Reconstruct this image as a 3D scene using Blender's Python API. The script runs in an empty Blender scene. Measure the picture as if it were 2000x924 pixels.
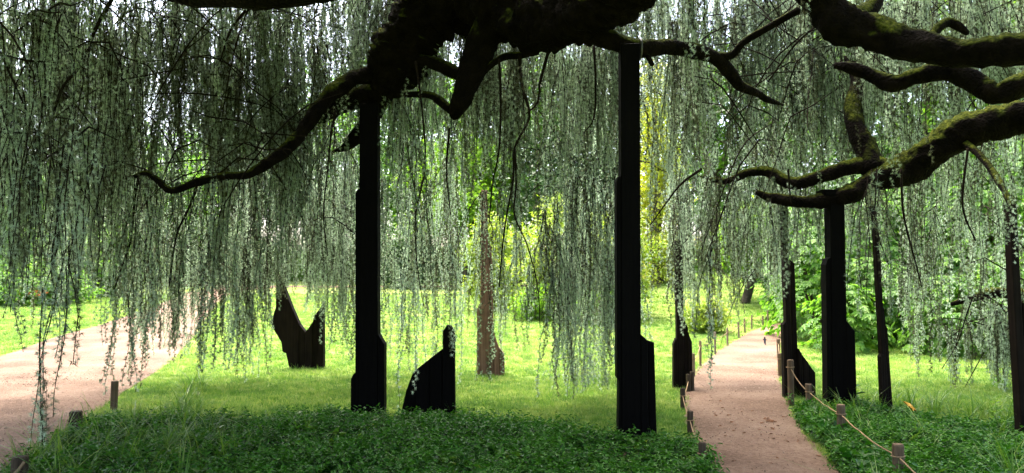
import bpy, math, random
import numpy as np
from mathutils import Vector, noise, Matrix

random.seed(7)
rng = np.random.default_rng(11)
R = math.radians
SC = bpy.context.scene
COL = SC.collection

# ------------------------------------------------------------------ camera
F_PX, CX, CY, HOR, EYE = 1428.0, 1000.0, 462.0, 548.0, 1.6
PITCH = math.atan((HOR - CY) / F_PX)
cam_d = bpy.data.cameras.new('camera')
cam_d.sensor_width = 36.0
cam_d.lens = 36.0 * F_PX / 2000.0
cam_d.clip_end = 2000.0
cam_d.clip_start = 0.05
cam = bpy.data.objects.new('camera', cam_d)
COL.objects.link(cam)
cam.location = (0, 0, EYE)
cam.rotation_euler = (math.pi / 2 + PITCH, 0, 0)
SC.camera = cam

# ------------------------------------------------------------------ sky, sun, exposure
SUN_AZ, SUN_EL = R(-30), R(68)          # azimuth measured from +Y towards +X
world = bpy.data.worlds.new('World')
SC.world = world
world.use_nodes = True
wn, wl = world.node_tree.nodes, world.node_tree.links
wn.clear()
sky = wn.new('ShaderNodeTexSky')
sky.sky_type = 'NISHITA'
sky.sun_disc = False
sky.sun_elevation = SUN_EL
sky.sun_rotation = SUN_AZ
sky.air_density = 1.0
sky.dust_density = 6.0
sky.ozone_density = 1.0
bg = wn.new('ShaderNodeBackground')
bg.inputs['Strength'].default_value = 0.15
wo = wn.new('ShaderNodeOutputWorld')
wl.new(sky.outputs[0], bg.inputs['Color'])
wl.new(bg.outputs[0], wo.inputs['Surface'])
sun_d = bpy.data.lights.new('sun', 'SUN')
sun_d.energy = 1.5
sun_d.angle = R(70)
sun_d.color = (1.0, 0.95, 0.86)
sun = bpy.data.objects.new('sun', sun_d)
COL.objects.link(sun)
sdir = Vector((math.sin(SUN_AZ) * math.cos(SUN_EL), math.cos(SUN_AZ) * math.cos(SUN_EL), math.sin(SUN_EL)))
sun.rotation_euler = (-sdir).to_track_quat('-Z', 'Y').to_euler()
sun.location = sdir * 60
vs = SC.view_settings
vs.view_transform = 'Standard'
vs.look = 'None'
vs.exposure = 2.82
vs.gamma = 1.0
vs.use_curve_mapping = False
SC.cycles.max_bounces = 6
SC.cycles.diffuse_bounces = 3
SC.cycles.glossy_bounces = 2
SC.cycles.transmission_bounces = 4

# ------------------------------------------------------------------ helpers
def sstep(a, b, x):
    t = np.clip((np.asarray(x, float) - a) / (b - a), 0, 1)
    return t * t * (3 - 2 * t)

def G(x, y):
    """ground height"""
    x = np.asarray(x, float); y = np.asarray(y, float)
    z = 0.02 * np.clip(y - 12, 0, 75) * sstep(12, 20, y)
    z = z + 1.45 * np.exp(-(((x - 9.0) / 5.0) ** 2 + ((y - 35) / 7.5) ** 2))
    z = z + 0.012 * np.sin(x * 1.1 + 0.5) * np.sin(y * 0.9) * sstep(4, 8, y)
    return z

CP, SP = math.cos(PITCH), math.sin(PITCH)
def ray(px, py):
    dx, dy, dz = (px - CX) / F_PX, 1.0, (CY - py) / F_PX
    return Vector((dx, dy * CP - dz * SP, dy * SP + dz * CP))

def P(px, py, d):
    """world point seen at photo position (px, py) at d metres in front of the eye"""
    r = ray(px, py)
    k = d / r.y
    return Vector((r.x * k, d, EYE + r.z * k))

def onground(px, py):
    r = ray(px, py)
    lo, hi = 0.5, 0.5
    t = 1.0
    while t < 140:
        if EYE + r.z * t <= float(G(r.x * t, r.y * t)):
            break
        lo = t
        t *= 1.03
    hi = t
    for _ in range(30):
        m = (lo + hi) / 2
        if EYE + r.z * m <= float(G(r.x * m, r.y * m)):
            hi = m
        else:
            lo = m
    return Vector((r.x * hi, r.y * hi, float(G(r.x * hi, r.y * hi))))

def fastmesh(name, V, F, mats=(), midx=None, smooth=False):
    V = np.asarray(V, np.float32); F = np.asarray(F, np.int32)
    me = bpy.data.meshes.new(name)
    k = F.shape[1]
    me.vertices.add(len(V)); me.vertices.foreach_set('co', V.ravel())
    me.loops.add(F.size); me.loops.foreach_set('vertex_index', F.ravel())
    me.polygons.add(len(F))
    me.polygons.foreach_set('loop_start', np.arange(0, F.size, k, dtype=np.int32))
    for m in mats: me.materials.append(m)
    if midx is not None: me.polygons.foreach_set('material_index', np.asarray(midx, np.int32))
    if smooth: me.polygons.foreach_set('use_smooth', np.ones(len(F), bool))
    me.update(calc_edges=True); me.validate()
    return me

def link(name, me, parent=None, loc=None):
    o = bpy.data.objects.new(name, me)
    COL.objects.link(o)
    if parent: o.parent = parent
    if loc is not None: o.location = loc
    return o

def tag(o, label=None, cat=None, group=None, kind=None):
    if label: o['label'] = label
    if cat: o['category'] = cat
    if group: o['group'] = group
    if kind: o['kind'] = kind
    return o

def empty(name, loc, label, cat, group=None):
    o = bpy.data.objects.new(name, None)
    o.empty_display_size = 0.2
    COL.objects.link(o); o.location = loc
    return tag(o, label, cat, group)

class Buf:
    """collects verts + quads/tris (tris stored as degenerate-free separate list)"""
    def __init__(s): s.v = []; s.f = []; s.m = []
    def add(s, vs_, fs, m=0):
        b = len(s.v); s.v += [tuple(v) for v in vs_]
        s.f += [tuple(b + i for i in f) for f in fs]; s.m += [m] * len(fs)
    def mesh(s, name, mats, smooth=False):
        me = bpy.data.meshes.new(name)
        me.from_pydata(s.v, [], s.f)
        for m in mats: me.materials.append(m)
        me.polygons.foreach_set('material_index', s.m)
        if smooth: me.polygons.foreach_set('use_smooth', [True] * len(s.f))
        me.update()
        return me

def catmull(pts, rad, step):
    pts = [Vector(p) for p in pts]
    ext = [pts[0] * 2 - pts[1]] + pts + [pts[-1] * 2 - pts[-2]]
    out, rr = [], []
    for i in range(1, len(ext) - 2):
        p0, p1, p2, p3 = ext[i - 1], ext[i], ext[i + 1], ext[i + 2]
        n = max(1, int((p2 - p1).length / step))
        for k in range(n):
            t = k / n
            out.append(0.5 * ((2 * p1) + (p2 - p0) * t + (2 * p0 - 5 * p1 + 4 * p2 - p3) * t * t + (3 * p1 - p0 - 3 * p2 + p3) * t ** 3))
            rr.append(rad[i - 1] * (1 - t) + rad[i] * t)
    out.append(pts[-1]); rr.append(rad[-1])
    return out, rr

def tube(buf, pts, rad, seg=8, step=0.1, lump=0.0, lscale=4.0, m=0, ridge=0.0, seed=0.0):
    pts, rad = catmull(pts, rad, step)
    n = len(pts)
    up = Vector((0.13, 0.21, 0.97))
    rings = []
    t0 = (pts[1] - pts[0]).normalized()
    side = t0.cross(up)
    if side.length < 0.1: side = t0.cross(Vector((1, 0.2, 0)))
    side.normalize()
    vs_ = []
    for i in range(n):
        t = (pts[min(i + 1, n - 1)] - pts[max(i - 1, 0)]).normalized()
        side = (side - t * side.dot(t)).normalized()
        b = t.cross(side)
        for k in range(seg):
            a = 2 * math.pi * k / seg
            d = side * math.cos(a) + b * math.sin(a)
            r = rad[i]
            if lump or ridge:
                q = pts[i] + d * r
                q = q + Vector((seed, seed * 0.7, 0))
                r *= 1 + lump * noise.noise(q * lscale) + lump * 0.55 * noise.noise(q * lscale * 2.7) + ridge * (abs(noise.noise(q * 17)) - 0.25) * 2
            vs_.append(pts[i] + d * r)
    fs = []
    for i in range(n - 1):
        for k in range(seg):
            k2 = (k + 1) % seg
            fs.append((i * seg + k, i * seg + k2, (i + 1) * seg + k2, (i + 1) * seg + k))
    vs_.append(pts[0] - (pts[1] - pts[0]).normalized() * rad[0] * 0.3); c0 = len(vs_) - 1
    vs_.append(pts[-1] + (pts[-1] - pts[-2]).normalized() * rad[-1] * 0.6); c1 = len(vs_) - 1
    for k in range(seg):
        k2 = (k + 1) % seg
        fs.append((c0, k2, k)); fs.append((c1, (n - 1) * seg + k, (n - 1) * seg + k2))
    buf.add(vs_, fs, m)
    return pts, rad

def unit(a):
    return a / (np.linalg.norm(a, axis=1, keepdims=True) + 1e-9)

def leaves(C, A, N, l, w, fold=0.25, shape='diamond'):
    """leaf faces from base C along axis A, facing N; returns verts, quads"""
    n = len(C)
    A = unit(A); B = unit(np.cross(A, N)); N2 = np.cross(B, A)
    l = np.broadcast_to(np.asarray(l, float), (n,))[:, None]; w = np.broadcast_to(np.asarray(w, float), (n,))[:, None]
    if shape == 'diamond':
        V = np.stack([C, C + A * l * 0.45 + B * w / 2 + N2 * w * fold, C + A * l, C + A * l * 0.45 - B * w / 2 + N2 * w * fold], 1)
        Fq = np.arange(n * 4).reshape(n, 4)
        return V.reshape(-1, 3), Fq
    # six-point leaf, two quads folded on the midrib, drooping tip
    V = np.stack([C, C + A * l * 0.3 + B * w * 0.5 + N2 * w * fold, C + A * l * 0.72 + B * w * 0.36 + N2 * w * fold * 0.5,
                  C + A * l - N2 * l * 0.14, C + A * l * 0.72 - B * w * 0.36 + N2 * w * fold * 0.5, C + A * l * 0.3 - B * w * 0.5 + N2 * w * fold], 1)
    b = np.arange(n)[:, None] * 6
    Fq = np.concatenate([b + np.array([[0, 1, 2, 3]]), b + np.array([[0, 3, 4, 5]])])
    return V.reshape(-1, 3), Fq

def rdir(n):
    return unit(rng.normal(size=(n, 3)))

# ------------------------------------------------------------------ materials
def mat(name):
    m = bpy.data.materials.new(name); m.use_nodes = True
    nt = m.node_tree; nt.nodes.clear()
    out = nt.nodes.new('ShaderNodeOutputMaterial')
    return m, nt.nodes, nt.links, out

def ramp(N, stops):
    r = N.new('ShaderNodeValToRGB')
    el = r.color_ramp.elements
    while len(el) < len(stops): el.new(0.5)
    for e, (p, c) in zip(el, stops):
        e.position = p; e.color = (*c, 1)
    return r

def foliage(name, stops, rough=0.5, trans=0.4, tcol=(1.25, 1.35, 0.7), nscale=3.0, spec=0.3, obj_mix=0.5, island=True):
    """leaf: gloss + diffuse + translucent; colour varies per object and per leaf clump"""
    m, N, L, out = mat(name)
    oi = N.new('ShaderNodeObjectInfo')
    geo = N.new('ShaderNodeNewGeometry')
    nz = N.new('ShaderNodeTexNoise'); nz.inputs['Scale'].default_value = nscale; nz.inputs['Detail'].default_value = 3
    L.new(geo.outputs['Position'], nz.inputs['Vector'])
    mx = N.new('ShaderNodeMix'); mx.inputs[0].default_value = obj_mix
    L.new(nz.outputs['Fac'], mx.inputs[2])
    if island: L.new(geo.outputs['Random Per Island'], mx.inputs[3])
    else: L.new(oi.outputs['Random'], mx.inputs[3])
    rp = ramp(N, stops)
    L.new(mx.outputs[0], rp.inputs[0])
    p = N.new('ShaderNodeBsdfPrincipled')
    p.inputs['Roughness'].default_value = rough
    p.inputs['Specular IOR Level'].default_value = spec
    L.new(rp.outputs[0], p.inputs['Base Color'])
    tr = N.new('ShaderNodeBsdfTranslucent')
    mul = N.new('ShaderNodeMix'); mul.data_type = 'RGBA'; mul.blend_type = 'MULTIPLY'; mul.inputs[0].default_value = 1
    mul.inputs[7].default_value = (*tcol, 1)
    L.new(rp.outputs[0], mul.inputs[6]); L.new(mul.outputs[2], tr.inputs['Color'])
    ms = N.new('ShaderNodeMixShader'); ms.inputs[0].default_value = trans
    L.new(p.outputs[0], ms.inputs[1]); L.new(tr.outputs[0], ms.inputs[2]); L.new(ms.outputs[0], out.inputs[0])
    return m

def bark(name, c1, c2, moss=None, moss_amt=0.5, scale=10, bump=0.6):
    m, N, L, out = mat(name)
    tc = N.new('ShaderNodeTexCoord')
    nz = N.new('ShaderNodeTexNoise'); nz.inputs['Scale'].default_value = scale; nz.inputs['Detail'].default_value = 8
    L.new(tc.outputs['Object'], nz.inputs['Vector'])
    vo = N.new('ShaderNodeTexVoronoi'); vo.inputs['Scale'].default_value = scale * 2.4; vo.feature = 'DISTANCE_TO_EDGE'
    L.new(tc.outputs['Object'], vo.inputs['Vector'])
    rp = ramp(N, [(0.3, c1), (0.75, c2)])
    L.new(nz.outputs['Fac'], rp.inputs[0])
    p = N.new('ShaderNodeBsdfPrincipled'); p.inputs['Roughness'].default_value = 0.95; p.inputs['Specular IOR Level'].default_value = 0.06
    col = rp.outputs[0]
    if moss:
        geo = N.new('ShaderNodeNewGeometry')
        sx = N.new('ShaderNodeSeparateXYZ'); L.new(geo.outputs['Normal'], sx.inputs[0])
        n2 = N.new('ShaderNodeTexNoise'); n2.inputs['Scale'].default_value = 3.5; n2.inputs['Detail'].default_value = 6
        L.new(tc.outputs['Object'], n2.inputs['Vector'])
        a = N.new('ShaderNodeMath'); a.operation = 'MULTIPLY_ADD'; a.inputs[1].default_value = 0.42; 
        L.new(sx.outputs[2], a.inputs[0]); L.new(n2.outputs['Fac'], a.inputs[2])
        mr = N.new('ShaderNodeMapRange'); mr.inputs[1].default_value = 0.72 - 0.2 * moss_amt; mr.inputs[2].default_value = 0.9 - 0.2 * moss_amt
        L.new(a.outputs[0], mr.inputs[0])
        n3 = N.new('ShaderNodeTexNoise'); n3.inputs['Scale'].default_value = 30
        L.new(tc.outputs['Object'], n3.inputs['Vector'])
        rm = ramp(N, [(0.35, moss[0]), (0.7, moss[1])]); L.new(n3.outputs['Fac'], rm.inputs[0])
        mx = N.new('ShaderNodeMix'); mx.data_type = 'RGBA'
        L.new(mr.outputs[0], mx.inputs[0]); L.new(col, mx.inputs[6]); L.new(rm.outputs[0], mx.inputs[7])
        col = mx.outputs[2]
    L.new(col, p.inputs['Base Color'])
    ad = N.new('ShaderNodeMath'); ad.operation = 'MULTIPLY_ADD'; ad.inputs[1].default_value = 0.7
    L.new(vo.outputs['Distance'], ad.inputs[0]); L.new(nz.outputs['Fac'], ad.inputs[2])
    b = N.new('ShaderNodeBump'); b.inputs['Strength'].default_value = bump; b.inputs['Distance'].default_value = 0.03
    L.new(ad.outputs[0], b.inputs['Height']); L.new(b.outputs[0], p.inputs['Normal'])
    L.new(p.outputs[0], out.inputs[0])
    return m

def wood(name, c1, c2, rough=0.75, gscale=1.0):
    m, N, L, out = mat(name)
    tc = N.new('ShaderNodeTexCoord')
    mp = N.new('ShaderNodeMapping'); mp.inputs['Scale'].default_value = (38 * gscale, 38 * gscale, 1.6 * gscale)
    L.new(tc.outputs['Object'], mp.inputs[0])
    oi = N.new('ShaderNodeObjectInfo')
    av = N.new('ShaderNodeVectorMath'); av.operation = 'ADD'
    cv = N.new('ShaderNodeCombineXYZ'); mm = N.new('ShaderNodeMath'); mm.operation = 'MULTIPLY'; mm.inputs[1].default_value = 40
    L.new(oi.outputs['Random'], mm.inputs[0]); L.new(mm.outputs[0], cv.inputs[0]); L.new(mp.outputs[0], av.inputs[0]); L.new(cv.outputs[0], av.inputs[1])
    nz = N.new('ShaderNodeTexNoise'); nz.inputs['Scale'].default_value = 1.0; nz.inputs['Detail'].default_value = 6
    L.new(av.outputs[0], nz.inputs['Vector'])
    n2 = N.new('ShaderNodeTexNoise'); n2.inputs['Scale'].default_value = 5; n2.inputs['Detail'].default_value = 5
    L.new(tc.outputs['Object'], n2.inputs['Vector'])
    mx = N.new('ShaderNodeMix'); mx.inputs[0].default_value = 0.4
    L.new(nz.outputs['Fac'], mx.inputs[2]); L.new(n2.outputs['Fac'], mx.inputs[3])
    rp = ramp(N, [(0.32, c1), (0.68, c2)]); L.new(mx.outputs[0], rp.inputs[0])
    p = N.new('ShaderNodeBsdfPrincipled'); p.inputs['Roughness'].default_value = rough; p.inputs['Specular IOR Level'].default_value = 0.05
    L.new(rp.outputs[0], p.inputs['Base Color'])
    b = N.new('ShaderNodeBump'); b.inputs['Strength'].default_value = 0.5; b.inputs['Distance'].default_value = 0.006
    L.new(nz.outputs['Fac'], b.inputs['Height']); L.new(b.outputs[0], p.inputs['Normal'])
    L.new(p.outputs[0], out.inputs[0])
    return m

def plain(name, c, rough=0.7, spec=0.3):
    m, N, L, out = mat(name)
    p = N.new('ShaderNodeBsdfPrincipled'); p.inputs['Roughness'].default_value = rough; p.inputs['Specular IOR Level'].default_value = spec
    nz = N.new('ShaderNodeTexNoise'); nz.inputs['Scale'].default_value = 14; nz.inputs['Detail'].default_value = 4
    rp = ramp(N, [(0.3, tuple(x * 0.75 for x in c)), (0.7, tuple(min(1, x * 1.2) for x in c))])
    L.new(nz.outputs['Fac'], rp.inputs[0]); L.new(rp.outputs[0], p.inputs['Base Color']); L.new(p.outputs[0], out.inputs[0])
    return m

def ground_mat(name, stops, nscales, bumps, rough=0.95):
    m, N, L, out = mat(name)
    geo = N.new('ShaderNodeNewGeometry')
    a = N.new('ShaderNodeTexNoise'); a.inputs['Scale'].default_value = nscales[0]; a.inputs['Detail'].default_value = 5
    b = N.new('ShaderNodeTexNoise'); b.inputs['Scale'].default_value = nscales[1]; b.inputs['Detail'].default_value = 8; b.inputs['Roughness'].default_value = 0.7
    L.new(geo.outputs['Position'], a.inputs['Vector']); L.new(geo.outputs['Position'], b.inputs['Vector'])
    mx = N.new('ShaderNodeMix'); mx.inputs[0].default_value = 0.5
    L.new(a.outputs['Fac'], mx.inputs[2]); L.new(b.outputs['Fac'], mx.inputs[3])
    rp = ramp(N, stops); L.new(mx.outputs[0], rp.inputs[0])
    p = N.new('ShaderNodeBsdfPrincipled'); p.inputs['Roughness'].default_value = rough; p.inputs['Specular IOR Level'].default_value = 0.15
    L.new(rp.outputs[0], p.inputs['Base Color'])
    bu = N.new('ShaderNodeBump'); bu.inputs['Strength'].default_value = bumps[0]; bu.inputs['Distance'].default_value = bumps[1]
    L.new(b.outputs['Fac'], bu.inputs['Height']); L.new(bu.outputs[0], p.inputs['Normal'])
    L.new(p.outputs[0], out.inputs[0])
    return m

M = {}
M['lawn'] = ground_mat('lawn_soil_and_turf', [(0.3, (0.11, 0.17, 0.03)), (0.5, (0.18, 0.25, 0.05)), (0.72, (0.29, 0.32, 0.09))], (0.35, 22), (0.8, 0.03))
M['gravel'] = ground_mat('pink_gravel', [(0.36, (0.08, 0.047, 0.029)), (0.5, (0.165, 0.107, 0.073)), (0.64, (0.245, 0.172, 0.124))], (0.9, 26), (1.0, 0.03))
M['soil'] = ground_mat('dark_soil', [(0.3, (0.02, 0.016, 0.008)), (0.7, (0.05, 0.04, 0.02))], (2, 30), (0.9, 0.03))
M['grass'] = foliage('grass_blade', [(0.3, (0.06, 0.15, 0.025)), (0.5, (0.145, 0.265, 0.042)), (0.74, (0.31, 0.365, 0.12))], 0.55, 0.45, (1.2, 1.25, 0.7), 0.9, 0.25, 0.45, False)
M['longgrass'] = foliage('long_grass_blade', [(0.25, (0.05, 0.13, 0.015)), (0.6, (0.09, 0.2, 0.025)), (0.9, (0.2, 0.27, 0.06))], 0.4, 0.4, (1.3, 1.3, 0.6), 2, 0.4, 0.6)
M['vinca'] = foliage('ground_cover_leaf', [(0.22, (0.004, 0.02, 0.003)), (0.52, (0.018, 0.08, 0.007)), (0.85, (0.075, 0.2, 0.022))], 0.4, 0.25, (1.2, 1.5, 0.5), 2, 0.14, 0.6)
M['needle'] = foliage('cedar_needle', [(0.12, (0.05, 0.048, 0.026)), (0.3, (0.13, 0.145, 0.082)), (0.47, (0.28, 0.36, 0.245)), (0.8, (0.52, 0.61, 0.50))], 0.5, 0.5, (1.08, 1.16, 0.98), 1.8, 0.2, 0.75, False)
M['shade_canopy'] = foliage('shade_canopy_needle', [(0.2, (0.03, 0.04, 0.022)), (0.7, (0.07, 0.09, 0.06))], 0.6, 0.2, (1.1, 1.2, 0.8), 1.3, 0.2, 0.5)  # for the unseen sprays added overhead to cast shade
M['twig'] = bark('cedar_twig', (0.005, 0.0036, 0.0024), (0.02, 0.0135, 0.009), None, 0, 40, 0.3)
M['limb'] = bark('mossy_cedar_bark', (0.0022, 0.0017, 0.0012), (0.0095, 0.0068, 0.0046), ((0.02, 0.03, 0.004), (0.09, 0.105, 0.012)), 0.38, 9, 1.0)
M['trunk'] = bark('tree_bark', (0.03, 0.024, 0.018), (0.11, 0.085, 0.06), None, 0, 6, 0.6)
M['char'] = wood('charred_timber', (0.0010, 0.0008, 0.0007), (0.0032, 0.0026, 0.0022))
M['char2'] = wood('weathered_dark_timber', (0.004, 0.0027, 0.002), (0.016, 0.011, 0.0085))
M['redwood'] = wood('reddish_timber', (0.10, 0.055, 0.04), (0.25, 0.145, 0.108))
M['post'] = wood('fence_post_wood', (0.06, 0.04, 0.024), (0.19, 0.135, 0.088), 0.85)
M['postdark'] = wood('old_post_wood', (0.03, 0.023, 0.016), (0.10, 0.075, 0.05), 0.85)
M['farpost'] = wood('pale_post_wood', (0.11, 0.085, 0.055), (0.27, 0.21, 0.15), 0.85)
M['rope'] = wood('rope_fibre', (0.17, 0.115, 0.065), (0.32, 0.225, 0.13), 0.9, 4)
M['steel'] = plain('dark_strap_steel', (0.06, 0.06, 0.065), 0.4, 0.5)
M['deadleaf'] = foliage('dry_leaf', [(0.2, (0.07, 0.03, 0.015)), (0.8, (0.22, 0.10, 0.04))], 0.7, 0.2, (1.1, 1, 0.8), 6)
def leafmat(n, a, b, c, **k):
    M[n] = foliage(n, [(0.22, a), (0.55, b), (0.85, c)], **k)
leafmat('leaf_green', (0.055, 0.145, 0.016), (0.115, 0.25, 0.03), (0.21, 0.35, 0.055), nscale=0.5, trans=0.5)
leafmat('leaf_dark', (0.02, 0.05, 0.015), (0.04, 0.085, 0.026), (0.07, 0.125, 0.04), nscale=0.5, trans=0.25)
leafmat('leaf_lime', (0.09, 0.2, 0.014), (0.17, 0.31, 0.024), (0.27, 0.40, 0.045), nscale=0.8, trans=0.5)
leafmat('leaf_gold', (0.24, 0.31, 0.03), (0.40, 0.44, 0.045), (0.54, 0.55, 0.09), nscale=0.7, trans=0.45, tcol=(1.2, 1.15, 0.5))
leafmat('leaf_yellowgreen', (0.13, 0.21, 0.02), (0.23, 0.31, 0.035), (0.36, 0.40, 0.07), nscale=0.8)
leafmat('leaf_blue', (0.07, 0.11, 0.07), (0.12, 0.17, 0.125), (0.19, 0.25, 0.2), nscale=0.9)
leafmat('leaf_chestnut', (0.06, 0.16, 0.016), (0.115, 0.26, 0.028), (0.22, 0.36, 0.055), nscale=0.9, rough=0.45, trans=0.5)
leafmat('leaf_feather', (0.07, 0.17, 0.025), (0.13, 0.26, 0.04), (0.23, 0.36, 0.07), nscale=0.9, trans=0.5)

# ------------------------------------------------------------------ the ground
def axis(lo, hi, fine_lo, fine_hi, fs, cs):
    a = list(np.arange(fine_lo, fine_hi + 1e-6, fs))
    v = fine_lo; s = fs
    while v > lo: s = min(s * 1.25, cs); v -= s; a.insert(0, v)
    v = fine_hi; s = fs
    while v < hi: s = min(s * 1.25, cs); v += s; a.append(v)
    return np.array(a)
gx = axis(-420, 420, -14, 18, 0.4, 40); gy = axis(-60, 600, -4, 44, 0.4, 40)
XX, YY = np.meshgrid(gx, gy)
V = np.stack([XX.ravel(), YY.ravel(), G(XX, YY).ravel()], 1)
nx, ny = len(gx), len(gy)
ii = (np.arange(ny - 1)[:, None] * nx + np.arange(nx - 1)[None]).ravel()
Fq = np.stack([ii, ii + 1, ii + nx + 1, ii + nx], 1)
ground = link('lawn_ground', fastmesh('lawn_ground', V, Fq, [M['lawn']], smooth=True))
tag(ground, 'bright green mown lawn running back to the trees', 'lawn', kind='structure')

def interp_edge(pts, ys):
    """px polyline (x by y) sampled at image rows ys"""
    p = sorted(pts, key=lambda q: q[1])
    return np.interp(ys, [q[1] for q in p], [q[0] for q in p])

PATHS = []
def path(name, left, right, rows, label, nw=10):
    L_ = [onground(px, py) for px, py in zip(interp_edge(left, rows), rows)]
    R_ = [onground(px, py) for px, py in zip(interp_edge(right, rows), rows)]
    b = Buf(); v = []
    for i, (l, r) in enumerate(zip(L_, R_)):
        for k in range(nw + 1):
            t = k / nw
            x = l.x * (1 - t) + r.x * t; y = l.y * (1 - t) + r.y * t
            if k in (0, nw):
                x += 0.09 * noise.noise(Vector((x * 2.2, y * 2.2, 3))) + .05 * noise.noise(Vector((x * 7, y * 7, 3)))
            v.append((x, y, float(G(x, y)) + 0.012 + (0.006 if 0 < k < nw else -0.004)))
    w = nw + 1
    f = [(i * w + k, i * w + k + 1, (i + 1) * w + k + 1, (i + 1) * w + k) for i in range(len(rows) - 1) for k in range(nw)]
    b.add(v, f)
    o = link(name, b.mesh(name, [M['gravel']], True))
    tag(o, label, 'path', kind='structure')
    poly = [(p.x, p.y) for p in L_] + [(p.x, p.y) for p in reversed(R_)]
    PATHS.append(np.array(poly))
    return L_, R_

def rows_to(a, b, n):
    """image rows spaced evenly in 1/distance-ish"""
    t = np.linspace(0, 1, n)
    return HOR + 1 / ((1 - t) / (a - HOR) + t / (b - HOR))
rowsR = np.concatenate([rows_to(1500, 632, 90)])
RL = [(1490, 1500), (1440, 1060), (1392, 924), (1352, 860), (1338, 800), (1336, 765), (1350, 735), (1372, 712), (1402, 686), (1432, 668), (1458, 652), (1480, 643), (1500, 637), (1520, 632)]
RR = [(1990, 1500), (1730, 1060), (1640, 924), (1575, 850), (1545, 800), (1528, 755), (1524, 720), (1524, 690), (1525, 672), (1530, 657), (1545, 645), (1570, 637), (1600, 632)]
pathR = path('garden_path', RL, RR, rowsR, 'narrow pink gravel path between rope fences curving away right')
rowsL = rows_to(1500, 560.5, 90)
LL = [(-1500, 1500), (-620, 924), (-300, 800), (0, 697), (100, 661), (200, 634), (290, 603), (340, 582), (372, 569), (420, 560.5)]
LR = [(-520, 1500), (20, 924), (110, 858), (200, 795), (250, 765), (330, 712), (378, 662), (402, 622), (425, 595), (445, 578), (480, 568), (560, 560.5)]
pathL = path('gravel_walk', LL, LR, rowsL, 'wide pale pink gravel walk curving past the lawn', 14)
# the far crossing of the walk, seen edge on behind the lawn
v = []; 
for i in range(41):
    x = -32 + i * 0.9
    y0 = 62 + 0.02 * (x + 14) ** 2
    for dy in (0, 2.2, 4.4):
        y = y0 + dy
        v.append((x, y, float(G(x, y)) + 0.03))
b = Buf(); b.add(v, [(i * 3 + k, (i + 1) * 3 + k, (i + 1) * 3 + k + 1, i * 3 + k + 1) for i in range(40) for k in range(2)])
o = link('far_path', b.mesh('far_path', [M['gravel']], True)); tag(o, 'thin reddish gravel path crossing the far end of the lawn', 'path', kind='structure')

def inpoly(px, py, poly):
    inside = np.zeros(len(px), bool)
    n = len(poly); j = n - 1
    for i in range(n):
        xi, yi = poly[i]; xj, yj = poly[j]
        c = ((yi > py) != (yj > py)) & (px < (xj - xi) * (py - yi) / (yj - yi + 1e-12) + xi)
        inside ^= c; j = i
    return inside

# ------------------------------------------------------------------ geometry-node scatter (for what nobody could count)
def scatter(name, pts, rot, scl, idx, protos, parent=None):
    me = bpy.data.meshes.new(name)
    me.vertices.add(len(pts)); me.vertices.foreach_set('co', np.asarray(pts, np.float32).ravel())
    a = me.attributes.new('rot', 'FLOAT_VECTOR', 'POINT'); a.data.foreach_set('vector', np.asarray(rot, np.float32).ravel())
    a = me.attributes.new('scl', 'FLOAT', 'POINT'); a.data.foreach_set('value', np.asarray(scl, np.float32))
    a = me.attributes.new('idx', 'INT', 'POINT'); a.data.foreach_set('value', np.asarray(idx, np.int32))
    me.update()
    o = link(name, me, parent)
    col = bpy.data.collections.new(name + '_sources')
    for i, pm in enumerate(protos):
        q = bpy.data.objects.new('%s_source_%03d' % (name, i), pm); col.objects.link(q)
    ng = bpy.data.node_groups.new(name + '_scatter', 'GeometryNodeTree')
    ng.interface.new_socket('Geometry', in_out='INPUT', socket_type='NodeSocketGeometry')
    ng.interface.new_socket('Geometry', in_out='OUTPUT', socket_type='NodeSocketGeometry')
    N, L = ng.nodes, ng.links
    gi = N.new('NodeGroupInput'); go = N.new('NodeGroupOutput')
    ci = N.new('GeometryNodeCollectionInfo'); ci.inputs['Collection'].default_value = col
    ci.inputs['Separate Children'].default_value = True; ci.inputs['Reset Children'].default_value = True
    ip = N.new('GeometryNodeInstanceOnPoints'); ip.inputs['Pick Instance'].default_value = True
    def attr(nm, ty):
        n = N.new('GeometryNodeInputNamedAttribute'); n.data_type = ty; n.inputs['Name'].default_value = nm
        return n.outputs['Attribute']
    er = N.new('FunctionNodeEulerToRotation')
    L.new(attr('rot', 'FLOAT_VECTOR'), er.inputs[0])
    L.new(gi.outputs[0], ip.inputs['Points']); L.new(ci.outputs[0], ip.inputs['Instance'])
    L.new(attr('idx', 'INT'), ip.inputs['Instance Index']); L.new(er.outputs[0], ip.inputs['Rotation']); L.new(attr('scl', 'FLOAT'), ip.inputs['Scale'])
    L.new(ip.outputs[0], go.inputs[0])
    md = o.modifiers.new('scatter', 'NODES'); md.node_group = ng
    return o

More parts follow.
